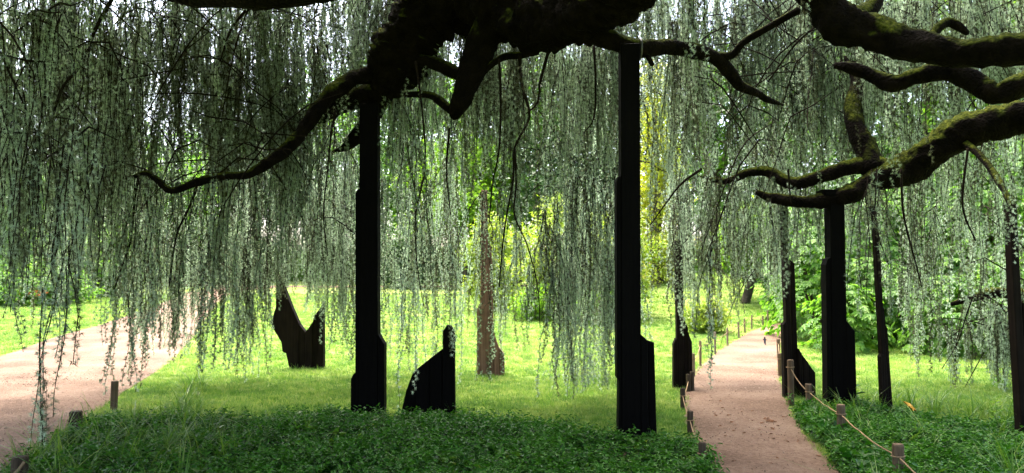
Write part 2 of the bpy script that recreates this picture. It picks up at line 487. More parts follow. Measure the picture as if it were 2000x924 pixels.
# ------------------------------------------------------------------ background trees and shrubs
def crown_mesh(name, m, blobs, n_clump, per, l, w, flat=0.35, droop=0.0, shape='diamond', spread=1.0):
    """leaf clumps spread through the outer volume of several lobes"""
    Cs, Ns = [], []
    tot = sum(b[3] * b[4] * b[5] for b in blobs) or 1
    for (x, y, z, rx, ry, rz) in blobs:
        n = max(6, int(1.5 * n_clump * (rx * ry * rz) / tot))
        d = rdir(n)
        rr = rng.uniform(0.3, 1.08, n) ** 0.7
        C = np.stack([x + d[:, 0] * rx * rr, y + d[:, 1] * ry * rr, z + d[:, 2] * rz * rr], 1)
        Cs.append(C); Ns.append(d)
    C = np.concatenate(Cs); D = np.concatenate(Ns)
    n = len(C)
    cs = l * spread * rng.uniform(0.9, 2.2, n)
    off = rng.normal(size=(n, per, 3)) * cs[:, None, None] * np.array([1, 1, 0.45])
    base = (C[:, None] + off).reshape(-1, 3)
    nn = len(base)
    up = np.array([0, 0, 1.0])
    Nn = unit(0.5 * np.repeat(D, per, 0) + up * 0.8 + rng.normal(size=(nn, 3)) * flat)
    A = rng.normal(size=(nn, 3)) + np.repeat(D, per, 0) * 0.8; A[:, 2] -= droop
    V_, F_ = leaves(base, A, Nn, l * rng.uniform(0.7, 1.3, nn), w * rng.uniform(0.7, 1.3, nn), 0.2, shape)
    return fastmesh(name, V_, F_, [m])

def limbs_mesh(name, m, h, r, blobs, lean=(0, 0), n=6):
    b = Buf()
    tube(b, [(0, 0, -0.2), (lean[0] * .3, lean[1] * .3, h * .3), (lean[0] * .7, lean[1] * .7, h * .65), (lean[0], lean[1], h)], [r * 1.25, r, r * .8, r * .45], 9, 0.5, 0.2, 1.5)
    for (x, y, z, rx, ry, rz) in blobs[:n]:
        s = random.uniform(.35, .8)
        tube(b, [(lean[0] * s, lean[1] * s, h * s), (x * .5 + lean[0] * .3, y * .5, h * s + (z - h * s) * .6), (x, y, z)], [r * .5, r * .3, r * .12], 6, 0.5, 0.1, 2)
    return b.mesh(name, [m], True)

def tree(name, px, d, ybase, ytop, wpx, m, label, n_clump=260, per=28, leaf=0.3, h0=0.25, lobes=8, cat='tree', trunk_r=None, group=None, asp=0.45, shape='diamond', droop=0.0, narrow=False, lean=(0, 0), zoff=0):
    base = P(px, ybase, d); base.z = float(G(base.x, base.y)) + zoff
    top = P(px, ytop, d).z
    H = top - base.z
    Wd = wpx / F_PX * d
    t = empty(name, base, label, cat, group)
    blobs = []
    for i in range(lobes):
        fz = h0 + (1 - h0) * (i + 0.5) / lobes
        prof = (1 - 0.5 * fz) if narrow else math.sin(math.pi * min(1, max(.12, (fz - h0) / (1 - h0) * .8 + .18))) ** .6
        a = i * 2.4 + px
        rr = Wd * 0.5 * prof
        ox = math.cos(a) * rr * (0.15 if narrow else 0.5); oy = math.sin(a) * rr * (0.15 if narrow else 0.5)
        rx = rr * random.uniform(.62, .85) * (1.25 if narrow else 1)
        rz = max(H * (1 - h0) / lobes * random.uniform(.8, 1.25), rx * asp)
        blobs.append((ox + lean[0] * fz, oy + lean[1] * fz, min(fz * H, H - rz * 0.9), rx, rx, rz))
    link('crown', crown_mesh(name + '_crown', m, blobs, n_clump, per, leaf, leaf * 0.62, droop=droop, shape=shape), t)
    link('trunk', limbs_mesh(name + '_trunk', M['trunk'], H * .75, trunk_r or max(.05, H * .022), blobs, lean), t)
    return t

# far trees behind the lawn and the walk
tree('broadleaf_tree', -60, 48, 560, 255, 330, M['leaf_green'], 'green tree at the left end of the row beyond the gravel walk', leaf=.34)
tree('broadleaf_tree', 130, 56, 560, 235, 320, M['leaf_dark'], 'dark green tree behind the feathery shrubs beyond the gravel walk', leaf=.36)
tree('broadleaf_tree', 300, 66, 560, 245, 280, M['leaf_green'], 'rounded green tree where the gravel walk bends away', leaf=.4)
tree('conifer_tree', 395, 76, 558, 235, 210, M['leaf_blue'], 'blue green conifer standing behind the bend of the gravel walk', leaf=.4, narrow=True, h0=.05)
tree('broadleaf_tree', 500, 80, 556, 160, 300, M['leaf_dark'], 'tall dark tree behind the far crossing path', leaf=.46, n_clump=300)
tree('broadleaf_tree', 640, 84, 556, 110, 320, M['leaf_green'], 'tall green tree on the far side of the lawn behind the V shaped timber', leaf=.48, n_clump=320)
tree('broadleaf_tree', 800, 74, 558, 70, 300, M['leaf_green'], 'tall open crowned green tree at the back of the lawn', leaf=.44, n_clump=520)
tree('broadleaf_tree', 905, 60, 560, 250, 230, M['leaf_lime'], 'bright green tree left of the yellow green shrubs', leaf=.36)
tree('dark_shrub', 800, 60, 560, 462, 130, M['leaf_dark'], 'dark rounded evergreen shrub at the far edge of the lawn', leaf=.26, h0=.05, lobes=6, cat='shrub')
tree('broadleaf_tree', 1010, 66, 560, 70, 300, M['leaf_green'], 'tall green tree rising behind the broad yellow green shrub', leaf=.42, n_clump=520)
tree('broadleaf_tree', 1170, 58, 560, 110, 300, M['leaf_dark'], 'dark green tree behind the columnar golden tree', leaf=.38, n_clump=440)
tree('golden_tree', 1285, 33, 600, 118, 150, M['leaf_gold'], 'tall columnar golden yellow tree', leaf=.17, per=20, n_clump=420, h0=.05, lobes=12, narrow=True, zoff=-.1)
tree('yellow_green_shrub', 1105, 27, 620, 375, 210, M['leaf_yellowgreen'], 'broad yellow green shrub filling the back of the lawn', leaf=.15, per=18, n_clump=380, h0=.08, cat='shrub')
tree('yellow_green_shrub', 962, 30, 600, 415, 110, M['leaf_yellowgreen'], 'smaller yellow green shrub behind the reddish timber post', leaf=.15, per=18, n_clump=200, h0=.06, cat='shrub')
tree('yellow_green_shrub', 1215, 25, 615, 400, 150, M['leaf_yellowgreen'], 'yellow green shrub at the foot of the columnar golden tree', leaf=.14, per=16, n_clump=220, h0=.05, cat='shrub')
tree('low_shrub', 1065, 24.5, 625, 560, 130, M['leaf_lime'], 'low bright green shrub in front of the broad yellow green shrub', leaf=.12, h0=.1, lobes=6, n_clump=160, cat='shrub')
tree('low_shrub', 1190, 23, 630, 575, 110, M['leaf_green'], 'low green shrub beside the foot of the columnar golden tree', leaf=.12, h0=.1, lobes=6, n_clump=140, cat='shrub')
tree('low_shrub', 1378, 20, 645, 588, 66, M['leaf_yellowgreen'], 'small yellow green shrub by the left rope fence', leaf=.09, h0=.1, lobes=6, n_clump=120, cat='shrub')
tree('leaning_tree', 1448, 27, 590, 395, 120, M['leaf_lime'], 'lime leaved tree with a leaning trunk above the path bend', leaf=.2, h0=.45, lobes=7, n_clump=200, lean=(1.1, .2), trunk_r=.16, zoff=-.3)
tree('broadleaf_tree', 1400, 50, 575, 60, 260, M['leaf_green'], 'green tree behind the grassy mound', leaf=.34)
tree('broadleaf_tree', 1530, 46, 575, -40, 300, M['leaf_dark'], 'dark green tree beyond the bend of the narrow path', leaf=.34, n_clump=300)
tree('broadleaf_tree', 1660, 42, 600, -60, 330, M['leaf_green'], 'tall green tree behind the broad leaved shrubs', leaf=.27, n_clump=420)
tree('broadleaf_tree', 1830, 40, 610, -120, 340, M['leaf_lime'], 'tall lime green tree behind the broad leaved shrubs', leaf=.25, n_clump=460)
tree('broadleaf_tree', 2010, 38, 620, -140, 330, M['leaf_green'], 'tall green tree at the right end of the broad leaved shrubs', leaf=.24, n_clump=420)
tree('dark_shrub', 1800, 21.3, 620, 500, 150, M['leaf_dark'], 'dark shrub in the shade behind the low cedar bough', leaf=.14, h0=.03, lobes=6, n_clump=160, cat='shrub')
tree('dark_shrub', 1482, 33, 590, 535, 80, M['leaf_dark'], 'dark leafy mass on the mound beside the path bend', leaf=.18, h0=.05, lobes=6, n_clump=140, cat='shrub')  # dark leafy mass filling a dark spot on the mound
# feathery shrubs left of the gravel walk
for (px, d, yb, yt, w, lab) in [(-30, 38, 600, 410, 220, 'feathery light green shrub at the left end of the bed beyond the walk'),
                                (90, 41, 590, 415, 190, 'feathery green shrub with layered sprays beside the flower bed'),
                                (200, 45, 580, 430, 170, 'feathery light green shrub nearest the bend of the gravel walk'),
                                (40, 35, 600, 525, 230, 'low spreading feathery shrub in front of the flower bed')]:
    tree('feathery_shrub', px, d, yb, yt, w, M['leaf_feather'], lab, leaf=.2, n_clump=420, per=40, h0=.05, lobes=8, cat='shrub', asp=.28, droop=.3)
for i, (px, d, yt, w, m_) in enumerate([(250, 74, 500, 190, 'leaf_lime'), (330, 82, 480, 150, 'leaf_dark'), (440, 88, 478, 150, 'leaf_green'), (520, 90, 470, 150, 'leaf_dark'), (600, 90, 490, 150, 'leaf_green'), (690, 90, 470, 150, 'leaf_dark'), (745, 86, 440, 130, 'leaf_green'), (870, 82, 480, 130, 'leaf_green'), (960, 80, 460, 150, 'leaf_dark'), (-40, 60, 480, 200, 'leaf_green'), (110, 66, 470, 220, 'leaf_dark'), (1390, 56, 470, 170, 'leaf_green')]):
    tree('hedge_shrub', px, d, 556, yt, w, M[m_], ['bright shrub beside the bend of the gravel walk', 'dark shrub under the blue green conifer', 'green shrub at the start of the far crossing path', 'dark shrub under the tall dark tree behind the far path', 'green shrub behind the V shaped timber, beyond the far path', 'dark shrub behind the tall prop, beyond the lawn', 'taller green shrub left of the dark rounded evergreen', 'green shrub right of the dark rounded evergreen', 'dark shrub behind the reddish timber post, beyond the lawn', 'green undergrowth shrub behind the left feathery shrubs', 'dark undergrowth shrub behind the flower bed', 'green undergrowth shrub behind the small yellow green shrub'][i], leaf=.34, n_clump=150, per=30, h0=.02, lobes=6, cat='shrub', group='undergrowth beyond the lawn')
# broad leaved shrubs on the right: palmate leaves
def palmate_mesh(name, m, rx, ry, h, n):
    a = rng.uniform(0, 6.283, n); zt = rng.uniform(.03, 1, n) ** .85; k = rng.uniform(.6, 1.04, n)
    prof = np.sqrt(np.maximum(.03, 1 - (zt * .98) ** 2.6)) * (.8 + .22 * np.sin(a * 3 + zt * 9) + .1 * np.sin(a * 7 - zt * 17))
    C = np.stack([np.cos(a) * rx * prof * k, np.sin(a) * ry * prof * k, zt * h], 1)
    O = unit(np.stack([np.cos(a), np.sin(a), .6 + .9 * zt], 1) + rng.normal(0, .3, (n, 3)))
    T1 = unit(np.cross(O, np.array([0, 0, 1.0]))); T2 = np.cross(O, T1); T2 *= -np.sign(T2[:, 2:3])
    s_ = rng.uniform(.12, .21, n)
    Cs, As, Ns, Ls, Ws = [], [], [], [], []
    for q, f in zip(range(5), (.72, .92, 1, .92, .72)):
        b_ = ((q - 2) * .6 + rng.uniform(-.12, .12, n))[:, None]
        Cs.append(C); As.append(T2 * np.cos(b_) + T1 * np.sin(b_) + O * .1); Ns.append(O); Ls.append(s_ * f); Ws.append(s_ * .42 * f)
    V_, F_ = leaves(np.concatenate(Cs), np.concatenate(As), np.concatenate(Ns), np.concatenate(Ls), np.concatenate(Ws), .12, 'leaf')
    return fastmesh(name, V_, F_, [m])
stemb = Buf()
for i in range(7):
    a = i * .9
    tube(stemb, [(0, 0, -.1), (math.cos(a) * .2, math.sin(a) * .2, .4), (math.cos(a) * .5, math.sin(a) * .5, .85)], [.03, .022, .008], 5, .2)
stem_me = stemb.mesh('shrub_stems', [M['trunk']], True)
shr = [(1600, 18.5, 1.35, 2.6), (1690, 19.5, 1.5, 3.4), (1790, 20.0, 1.6, 3.9), (1890, 19.0, 1.5, 3.6), (1990, 18.5, 1.5, 3.5), (1585, 22, 1.6, 3.5),
       (1650, 16.3, .95, 1.35), (1760, 17.2, 1.05, 1.7), (1850, 15.6, 1.0, 1.55), (1950, 15.6, 1.1, 1.8), (2060, 15.5, 1.2, 2.1), (1700, 17.6, 1.0, 1.9), (1545, 25.5, 1.2, 1.7), (1740, 23, 2.1, 5.2), (1890, 24, 2.2, 5.6), (2040, 22, 2.0, 5.2)]
slab = ['beside the narrow path beyond the fan of planks', 'behind the tallest right prop', 'in the middle of the right border', 'behind the low cedar bough', 'at the right end of the border', 'far down beside the narrow path',
        'low and spreading behind the tallest right prop', 'low, behind the slim leaning prop', 'low, at the edge of the right lawn', 'low, under the low cedar bough', 'low, beyond the slim brown prop', 'half tall, behind the slim leaning prop', 'small, by the bend of the narrow path', 'tall, at the back of the border', 'tallest of the border', 'tall, at the far right back of the border']
for i, (px, d, r, h) in enumerate(shr):
    b_ = P(px, 600, d); b_.z = float(G(b_.x, b_.y)) - .02
    t = empty('broadleaf_shrub', b_, 'large leaved green shrub ' + slab[i], 'shrub', 'broad leaved shrubs in the right border')
    t.rotation_euler.z = i * 1.7
    link('foliage', palmate_mesh('foliage', M['leaf_chestnut'], r, r, h * 1.1, int(260 * r * (r + h))), t)
    c = link('stems', stem_me, t); c.scale = (r, r, h)

# ------------------------------------------------------------------ lawn grass, ground cover, long grass
def blade_tuft(name, m, n, h, w, spread, bend=.5, segs=2):
    V_, F_ = [], []
    for i in range(n):
        a = random.uniform(0, 6.283); r = spread * math.sqrt(random.random())
        c = Vector((math.cos(a) * r, math.sin(a) * r, -.005)); d = Vector((math.cos(a + random.uniform(-1, 1)), math.sin(a + random.uniform(-1, 1)), 0)); s = Vector((-d.y, d.x, 0))
        hh = h * random.uniform(.5, 1.2); ww = w * random.uniform(.7, 1.2); bd = bend * random.uniform(.3, 1.3)
        b0 = len(V_)
        for k in range(segs + 1):
            t = k / segs
            q = c + Vector((0, 0, hh * (t - .35 * bd * t * t))) + d * hh * bd * t * t
            V_ += [q - s * ww * .5 * (1 - t * .9), q + s * ww * .5 * (1 - t * .9)]
        for k in range(segs):
            F_.append((b0 + 2 * k, b0 + 2 * k + 1, b0 + 2 * k + 3, b0 + 2 * k + 2))
    return fastmesh(name, np.array([tuple(v) for v in V_]), np.array(F_), [m])

def bed_poly(pts): return np.array([(lambda q: (q.x, q.y))(onground(a, b_)) for a, b_ in pts])
BED_C = bed_poly([(-500, 1500), (15, 935), (60, 895), (110, 872), (170, 846), (250, 832), (400, 834), (560, 824), (700, 828), (900, 828), (1000, 838), (1080, 842), (1160, 864), (1240, 876), (1330, 874), (1372, 890), (1393, 930), (1440, 1060), (1490, 1500)])
BED_R = bed_poly([(1600, 862), (1572, 835), (1562, 812), (1600, 800), (1680, 804), (1740, 822), (1830, 836), (1920, 846), (2040, 852), (2300, 870), (2900, 1500), (2000, 1500), (1735, 1060), (1648, 924)])

def sample(poly_list, n, x0, x1, y0, y1, inside=True, excl=()):
    px = rng.uniform(x0, x1, n); py = rng.uniform(y0, y1, n)
    k = np.zeros(n, bool) if inside else np.ones(n, bool)
    for p in poly_list:
        k = (k | inpoly(px, py, p)) if inside else (k & ~inpoly(px, py, p))
    for p in excl: k &= ~inpoly(px, py, p)
    return px[k], py[k]

tufts = [blade_tuft('grass_tuft', M['grass'], 26, .05, .0055, .07, .7) for _ in range(6)]
# density falls off with distance; only inside the field of view
ys = 6.3 * (48 / 6.3) ** (rng.uniform(0, 1, 90000) ** 1.25) 
xs = rng.uniform(-.78, .78, len(ys)) * ys
k = np.ones(len(xs), bool)
for p in PATHS + [BED_C, BED_R]: k &= ~inpoly(xs, ys, p)
xs, ys = xs[k], ys[k]
n = len(xs)
gs = scatter('lawn_grass', np.stack([xs, ys, G(xs, ys)], 1), np.stack([rng.normal(0, .1, n), rng.normal(0, .1, n), rng.uniform(0, 6.28, n)], 1), rng.uniform(.6, 1.15, n) * (1 + .05 * (ys - 6)), rng.integers(0, 6, n), tufts)
tag(gs, 'short bright green grass of the mown lawn', 'grass', kind='stuff')

def sprig(name, nl, h, l, w, m=M['vinca']):
    c = []; a = []
    ax = np.array([random.uniform(-.8, .8), random.uniform(-.8, .8), 1.0])
    for i in range(nl):
        t = (i + .5) / nl
        c.append(ax * h * t)
        th = i * 2.4 + random.uniform(-.4, .4)
        a.append([math.cos(th), math.sin(th), random.uniform(-.15, .5)])
    c = np.array(c); a = np.array(a)
    Nn = np.array([0, 0, 1.0]) + rng.normal(size=(nl, 3)) * .6
    V_, F_ = leaves(c, a, Nn, l * rng.uniform(.7, 1.25, nl), w * rng.uniform(.7, 1.2, nl), .15, 'leaf')
    return fastmesh(name, V_, F_, [m])
sprigs = [sprig('ground_cover_sprig', 12, .15, .04, .019) for _ in range(8)]
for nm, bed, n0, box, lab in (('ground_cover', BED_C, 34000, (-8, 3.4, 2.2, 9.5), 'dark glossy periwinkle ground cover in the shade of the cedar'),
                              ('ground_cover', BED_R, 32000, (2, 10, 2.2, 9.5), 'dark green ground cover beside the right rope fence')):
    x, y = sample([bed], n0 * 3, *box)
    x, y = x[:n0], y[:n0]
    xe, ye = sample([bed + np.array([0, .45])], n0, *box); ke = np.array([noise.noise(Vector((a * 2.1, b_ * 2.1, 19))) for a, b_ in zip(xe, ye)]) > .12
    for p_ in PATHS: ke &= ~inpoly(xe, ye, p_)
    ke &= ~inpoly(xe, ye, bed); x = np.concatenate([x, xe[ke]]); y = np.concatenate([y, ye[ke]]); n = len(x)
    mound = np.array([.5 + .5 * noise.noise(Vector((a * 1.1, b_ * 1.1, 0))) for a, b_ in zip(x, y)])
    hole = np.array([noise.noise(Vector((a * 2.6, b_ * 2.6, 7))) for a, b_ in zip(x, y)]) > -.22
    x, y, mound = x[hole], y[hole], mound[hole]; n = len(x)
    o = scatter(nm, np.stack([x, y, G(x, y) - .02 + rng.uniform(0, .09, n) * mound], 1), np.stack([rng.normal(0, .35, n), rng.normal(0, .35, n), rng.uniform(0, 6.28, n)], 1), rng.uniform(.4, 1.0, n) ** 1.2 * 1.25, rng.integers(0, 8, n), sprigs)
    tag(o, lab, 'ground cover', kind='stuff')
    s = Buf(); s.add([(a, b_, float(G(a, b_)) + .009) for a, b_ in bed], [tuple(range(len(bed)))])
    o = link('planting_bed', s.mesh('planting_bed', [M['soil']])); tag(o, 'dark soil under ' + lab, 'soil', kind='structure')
M['stone'] = foliage('loose_stone', [(0.2, (0.10, 0.066, 0.046)), (0.6, (0.19, 0.13, 0.095)), (0.9, (0.33, 0.26, 0.21))], 0.9, 0.0, (1, 1, 1), 3, 0.2, 0.8, False)
st_ = []
for q in range(4):
    d_ = np.array([[1, 0, 0], [-1, 0, 0], [0, 1, 0], [0, -1, 0], [0, 0, .7], [0, 0, -.5]]) * rng.uniform(.6, 1.2, (6, 3)) * .011
    st_.append(fastmesh('stone', d_, np.array([[0, 2, 4], [2, 1, 4], [1, 3, 4], [3, 0, 4], [2, 0, 5], [1, 2, 5], [3, 1, 5], [0, 3, 5]]), [M['stone']]))
x, y = sample(PATHS, 60000, -9, 4.5, 4.5, 14); k = (np.abs(x) < y * .75); x, y = x[k][:5000], y[k][:5000]; n = len(x)
o = scatter('loose_stones', np.stack([x, y, G(x, y) + .018], 1), rng.uniform(0, 6.28, (n, 3)), rng.uniform(.3, 1.0, n) ** 2 * 1.0 + .15, rng.integers(0, 4, n), st_)
tag(o, 'small loose stones scattered over the gravel paths', 'gravel', kind='stuff')
big = [sprig('broad_sprig', 7, .12, .075, .045, M['longgrass']) for _ in range(4)]
xa, ya = sample([BED_C, BED_R], 4200, -8, 9, 4, 9.3); k = np.array([noise.noise(Vector((a * .9, b_ * .9, 31))) for a, b_ in zip(xa, ya)]) > .0; x, y = xa[k], ya[k]; n = len(x)
o = scatter('broad_weeds', np.stack([x, y, G(x, y) + rng.uniform(.0, .06, n)], 1), np.stack([rng.normal(0, .4, n), rng.normal(0, .4, n), rng.uniform(0, 6.28, n)], 1), rng.uniform(.4, 1.0, n), rng.integers(0, 4, n), big)
tag(o, 'lighter green broad leaved weeds mixed into the ground cover', 'weeds', kind='stuff')
# ivy with large leaves along the right path edge
ivy = [sprig('ivy_sprig', 6, .2, .1, .09) for _ in range(5)]
x, y = sample([BED_R], 5200, 2, 6, 2.5, 9)
q = np.array([onground(a, b_)[:2] for a, b_ in [(1565, 810), (1605, 862), (1680, 924), (1800, 1060)]])
k = x < np.interp(y, q[::-1, 1], q[::-1, 0]) + .35
x, y = x[k], y[k]; n = len(x)
o = scatter('ivy', np.stack([x, y, G(x, y) + rng.uniform(-.03, .06, n)], 1), np.stack([rng.normal(0, .4, n), rng.normal(0, .4, n), rng.uniform(0, 6.28, n)], 1), rng.uniform(.45, .8, n), rng.integers(0, 5, n), ivy)
tag(o, 'larger dark ivy leaves spilling to the path edge', 'ivy', kind='stuff')
lt = [blade_tuft('long_grass_tuft', M['longgrass'], 13, .34, .011, .06, .9, 5) for _ in range(6)]
x1, y1 = sample([BED_C], 3000, -6, -1.6, 4.5, 9.3); k = rng.random(len(x1)) < np.clip((-1.6 - x1) / 2.6, .0, 1) * .8; x1, y1 = x1[k][:150], y1[k][:150]
x2, y2 = sample([BED_R], 3000, 2, 8, 4, 9.3); x2, y2 = x2[:80], y2[:80]
ft_ = [P(px_, 600, d_) for px_, d_ in ((690, 8.78), (705, 8.75), (750, 8.75), (735, 8.72), (790, 8.7), (815, 8.68), (860, 8.7), (888, 8.75), (1208, 7.22), (1225, 7.2), (1262, 7.2), (1278, 7.25), (1615, 8.9), (1660, 8.9), (1725, 8.65), (1740, 8.65), (575, 13.2), (600, 13.2), (630, 13.2), (935, 12.3), (960, 12.3), (982, 12.3), (1318, 10.8), (1345, 10.8), (1535, 10.0), (1560, 10.0), (1585, 10.0)) for _ in range(2)]
xf = np.array([q.x + random.uniform(-.06, .06) for q in ft_]); yf = np.array([q.y + random.uniform(-.05, .03) for q in ft_]); nf = len(xf)
o = scatter('tall_grass', np.stack([xf, yf, G(xf, yf)], 1), np.stack([rng.normal(0, .15, nf), rng.normal(0, .15, nf), rng.uniform(0, 6.28, nf)], 1), rng.uniform(.25, .55, nf), rng.integers(0, 6, nf), lt)
tag(o, 'uncut grass left standing around the feet of the timber props', 'grass', kind='stuff')
x3 = rng.uniform(3.8, 7.0, 60); y3 = rng.uniform(8.3, 9.6, 60)
x4 = rng.uniform(-4.8, -3.0, 50); y4 = -1.0 + (-x4) * 2.55 + rng.normal(0, .25, 50)
k4 = ~inpoly(x4, y4, PATHS[1]); x4, y4 = x4[k4], y4[k4]
x = np.concatenate([x1, x2, x3, x4]); y = np.concatenate([y1, y2, y3, y4]); n = len(x)
o = scatter('long_grass', np.stack([x, y, G(x, y)], 1), np.stack([rng.normal(0, .15, n), rng.normal(0, .15, n), rng.uniform(0, 6.28, n)], 1), rng.uniform(.6, 1.35, n), rng.integers(0, 6, n), lt)
tag(o, 'long arching grass blades growing through the ground cover', 'grass', kind='stuff')

# ------------------------------------------------------------------ timber props
def plank_mesh(pts_front, depth, ch=.008):
    """outline (metres: x across, z up) extruded through depth, edges eased"""
    n = len(pts_front)
    c = np.mean(np.array(pts_front), 0)
    def ring(y, s):
        return [((p[0] - c[0]) * (1 - s * 0) + c[0] - math.copysign(min(ch, abs(p[0] - c[0]) * .4), p[0] - c[0]) * s, y, p[1] - (math.copysign(min(ch, .01), p[1] - c[1]) * s)) for p in pts_front]
    v = ring(-depth / 2, 1) + ring(-depth / 2 + ch, 0) + ring(depth / 2 - ch, 0) + ring(depth / 2, 1)
    f = []
    for l in range(3):
        for i in range(n):
            j = (i + 1) % n
            f.append((l * n + i, l * n + j, (l + 1) * n + j, (l + 1) * n + i))
    f.append(tuple(range(n - 1, -1, -1))); f.append(tuple(range(3 * n, 4 * n)))
    return v, f

def prop(name, d, basepx, planks, m, label, cat='prop', depth=.16, sink=.12, extra=None):
    """planks: (list of outline photo points, forward offset, thickness)"""
    base = P(basepx[0], basepx[1], d); base.z = float(G(base.x, base.y))
    t = empty(name, base, label, cat)
    for j, pl in enumerate(planks):
        out, dy, th = pl[:3]
        mm = pl[3] if len(pl) > 3 else m
        pts = []
        for (a, b_) in out:
            q = P(a, b_, d + dy)
            z = q.z - base.z
            if b_ >= basepx[1] - 4: z = -sink
            pts.append((q.x - base.x, z))
        v, f = plank_mesh(pts, th)
        bb = Buf(); bb.add(v, f)
        me = bb.mesh('plank', [mm])
        o = link('plank', me, t); o.location = (0, dy, 0)
    return t

def quad(x0, x1, yt0, yt1, yb, lean=0):
    return [(x0 + lean, yb), (x1 + lean, yb), (x1, yt1), (x0, yt0)]

prop('timber_prop', 8.9, (720, 805), [
    ([(704, 805), (741, 805), (740, 204), (705, 206)], 0, .2),
    ([(697, 805), (704, 805), (705, 370), (700, 372), (697, 380)], -.012, .17),
    ([(687.5, 805), (697, 805), (697, 726), (692, 730), (687.5, 740)], .01, .15),
    ([(741, 805), (753, 805), (753, 672), (741, 653)], -.02, .18)], M['char'],
    'tall charred black stepped timber prop under the thickest gnarled limb')
prop('timber_prop', 7.37, (1242, 858), [
    ([(1211, 858), (1249, 858), (1246.5, 90), (1210, 90)], 0, .2),
    ([(1205, 858), (1211, 858), (1210, 345), (1205, 347), (1202, 356), (1203, 735), (1207, 742)], -.014, .17),
    ([(1249, 858), (1264, 858), (1262, 664), (1249, 652)], -.02, .18),
    ([(1264, 858), (1281, 858), (1275, 668), (1262, 664)], .012, .15)], M['char'],
    'tallest broad charred black timber prop standing at the edge of the ground cover')
prop('timber_prop', 9.06, (1640, 797), [
    ([(1620, 797), (1650, 797), (1643, 383), (1615, 386)], 0, .19),
    ([(1611, 797), (1620, 797), (1617, 503), (1612, 506), (1608, 517)], -.012, .16),
    ([(1650, 797), (1668, 797), (1664, 646), (1658, 638), (1647, 626)], -.018, .17),
    ([(1605, 384), (1645, 384), (1645, 372), (1600, 372)], 0, .24)], M['char'],
    'charred black timber prop with cap block holding the low mossy limb beside the narrow path')
prop('timber_prop', 10.15, (1558, 770), [
    ([(1538, 770), (1547, 770), (1533, 405), (1526, 405), (1527, 470)], 0, .12),
    ([(1547, 770), (1558, 770), (1549, 515), (1541, 508)], .02, .12),
    ([(1530, 770), (1538, 770), (1535, 632), (1531, 628), (1527, 634)], -.03, .11),
    ([(1558, 770), (1567, 770), (1563, 690), (1556, 680)], -.02, .13),
    ([(1567, 772), (1579, 772), (1576, 708), (1563, 692)], .0, .13),
    ([(1579, 775), (1590, 775), (1589, 727), (1576, 710)], .025, .13)], M['char2'],
    'fan of dark planks stepping down around a slim tall timber beside the narrow path')
prop('slim_prop', 8.75, (1731, 808), [
    ([(1728, 808), (1735, 808), (1716, 500), (1707, 405), (1703, 405), (1711, 560)], 0, .09),
    ([(1735, 808), (1743, 808), (1730, 640), (1725, 632), (1722, 600)], .01, .08),
    ([(1721, 808), (1728, 808), (1724, 692), (1719, 690), (1716, 696)], -.012, .08)], M['char2'],
    'slim leaning dark timber prop on the right lawn with weeds at its foot')
prop('slim_prop', 7.3, (1996, 862), [
    ([(1990, 862), (2003, 862), (1979, 400), (1966, 400), (1972, 560)], 0, .11),
    ([(2003, 862), (2012, 862), (2000, 600), (1991, 590)], .01, .1)], M['char2'],
    'slim brown timber prop under the bough at the right end of the ground cover')
prop('timber_prop', 10.95, (1332, 755), [
    ([(1322, 755), (1336, 755), (1331, 470), (1318, 470)], 0, .12),
    ([(1314, 755), (1322, 755), (1322, 668), (1319, 660), (1314, 672)], -.02, .11),
    ([(1336, 755), (1344, 755), (1342, 640), (1333, 620)], .015, .12),
    ([(1344, 755), (1352, 755), (1350, 668), (1342, 648)], -.015, .11)], M['char2'],
    'dark timber prop half hidden by cedar strands at the left edge of the narrow path')
prop('timber_prop', 12.45, (958, 730), [
    ([(937, 730), (958, 730), (951, 372), (940, 372)], 0, .13),
    ([(958, 730), (966, 730), (962, 520), (958, 478), (951, 472)], .015, .13),
    ([(932, 730), (937, 730), (939, 590), (935, 596), (932, 604)], -.015, .12),
    ([(966, 730), (976, 730), (974, 676), (964, 650)], -.012, .13),
    ([(976, 730), (986, 730), (985, 690), (974, 678)], .012, .13)], M['redwood'],
    'reddish brown stepped timber post standing on the open lawn')
prop('timber_sculpture', 13.4, (602, 718), [
    ([(572, 718), (586, 718), (586, 632), (572, 600), (556, 560), (547, 528), (542, 540), (541, 600), (531, 632), (541, 650), (552, 668), (554, 686), (562, 690)], 0, .15),
    ([(586, 718), (598, 718), (598, 648), (586, 633)], .015, .15),
    ([(598, 718), (612, 718), (612, 630), (605, 640), (598, 648)], -.012, .15),
    ([(612, 718), (624, 718), (624, 606), (616, 616), (612, 630)], .018, .15),
    ([(624, 718), (634, 718), (633, 590), (629, 600), (624, 606)], -.01, .15)], M['char2'],
    'dark V shaped forked timber slab standing on the lawn')
prop('timber_sculpture', 8.82, (835, 808), [
    ([(779, 808), (797, 808), (797, 757)], 0, .14),
    ([(797, 808), (813, 808), (813, 722), (808, 728), (797, 756)], .014, .14),
    ([(813, 808), (839, 808), (839, 701), (813, 722)], -.012, .14),
    ([(839, 808), (865, 808), (865, 681), (839, 701)], .016, .14),
    ([(865, 808), (889.5, 808), (888.5, 650), (882, 638), (874, 634), (866, 646)], -.006, .14)], M['char'],
    'low charred black fin of planks rising to one narrow finger, beside the tall prop')

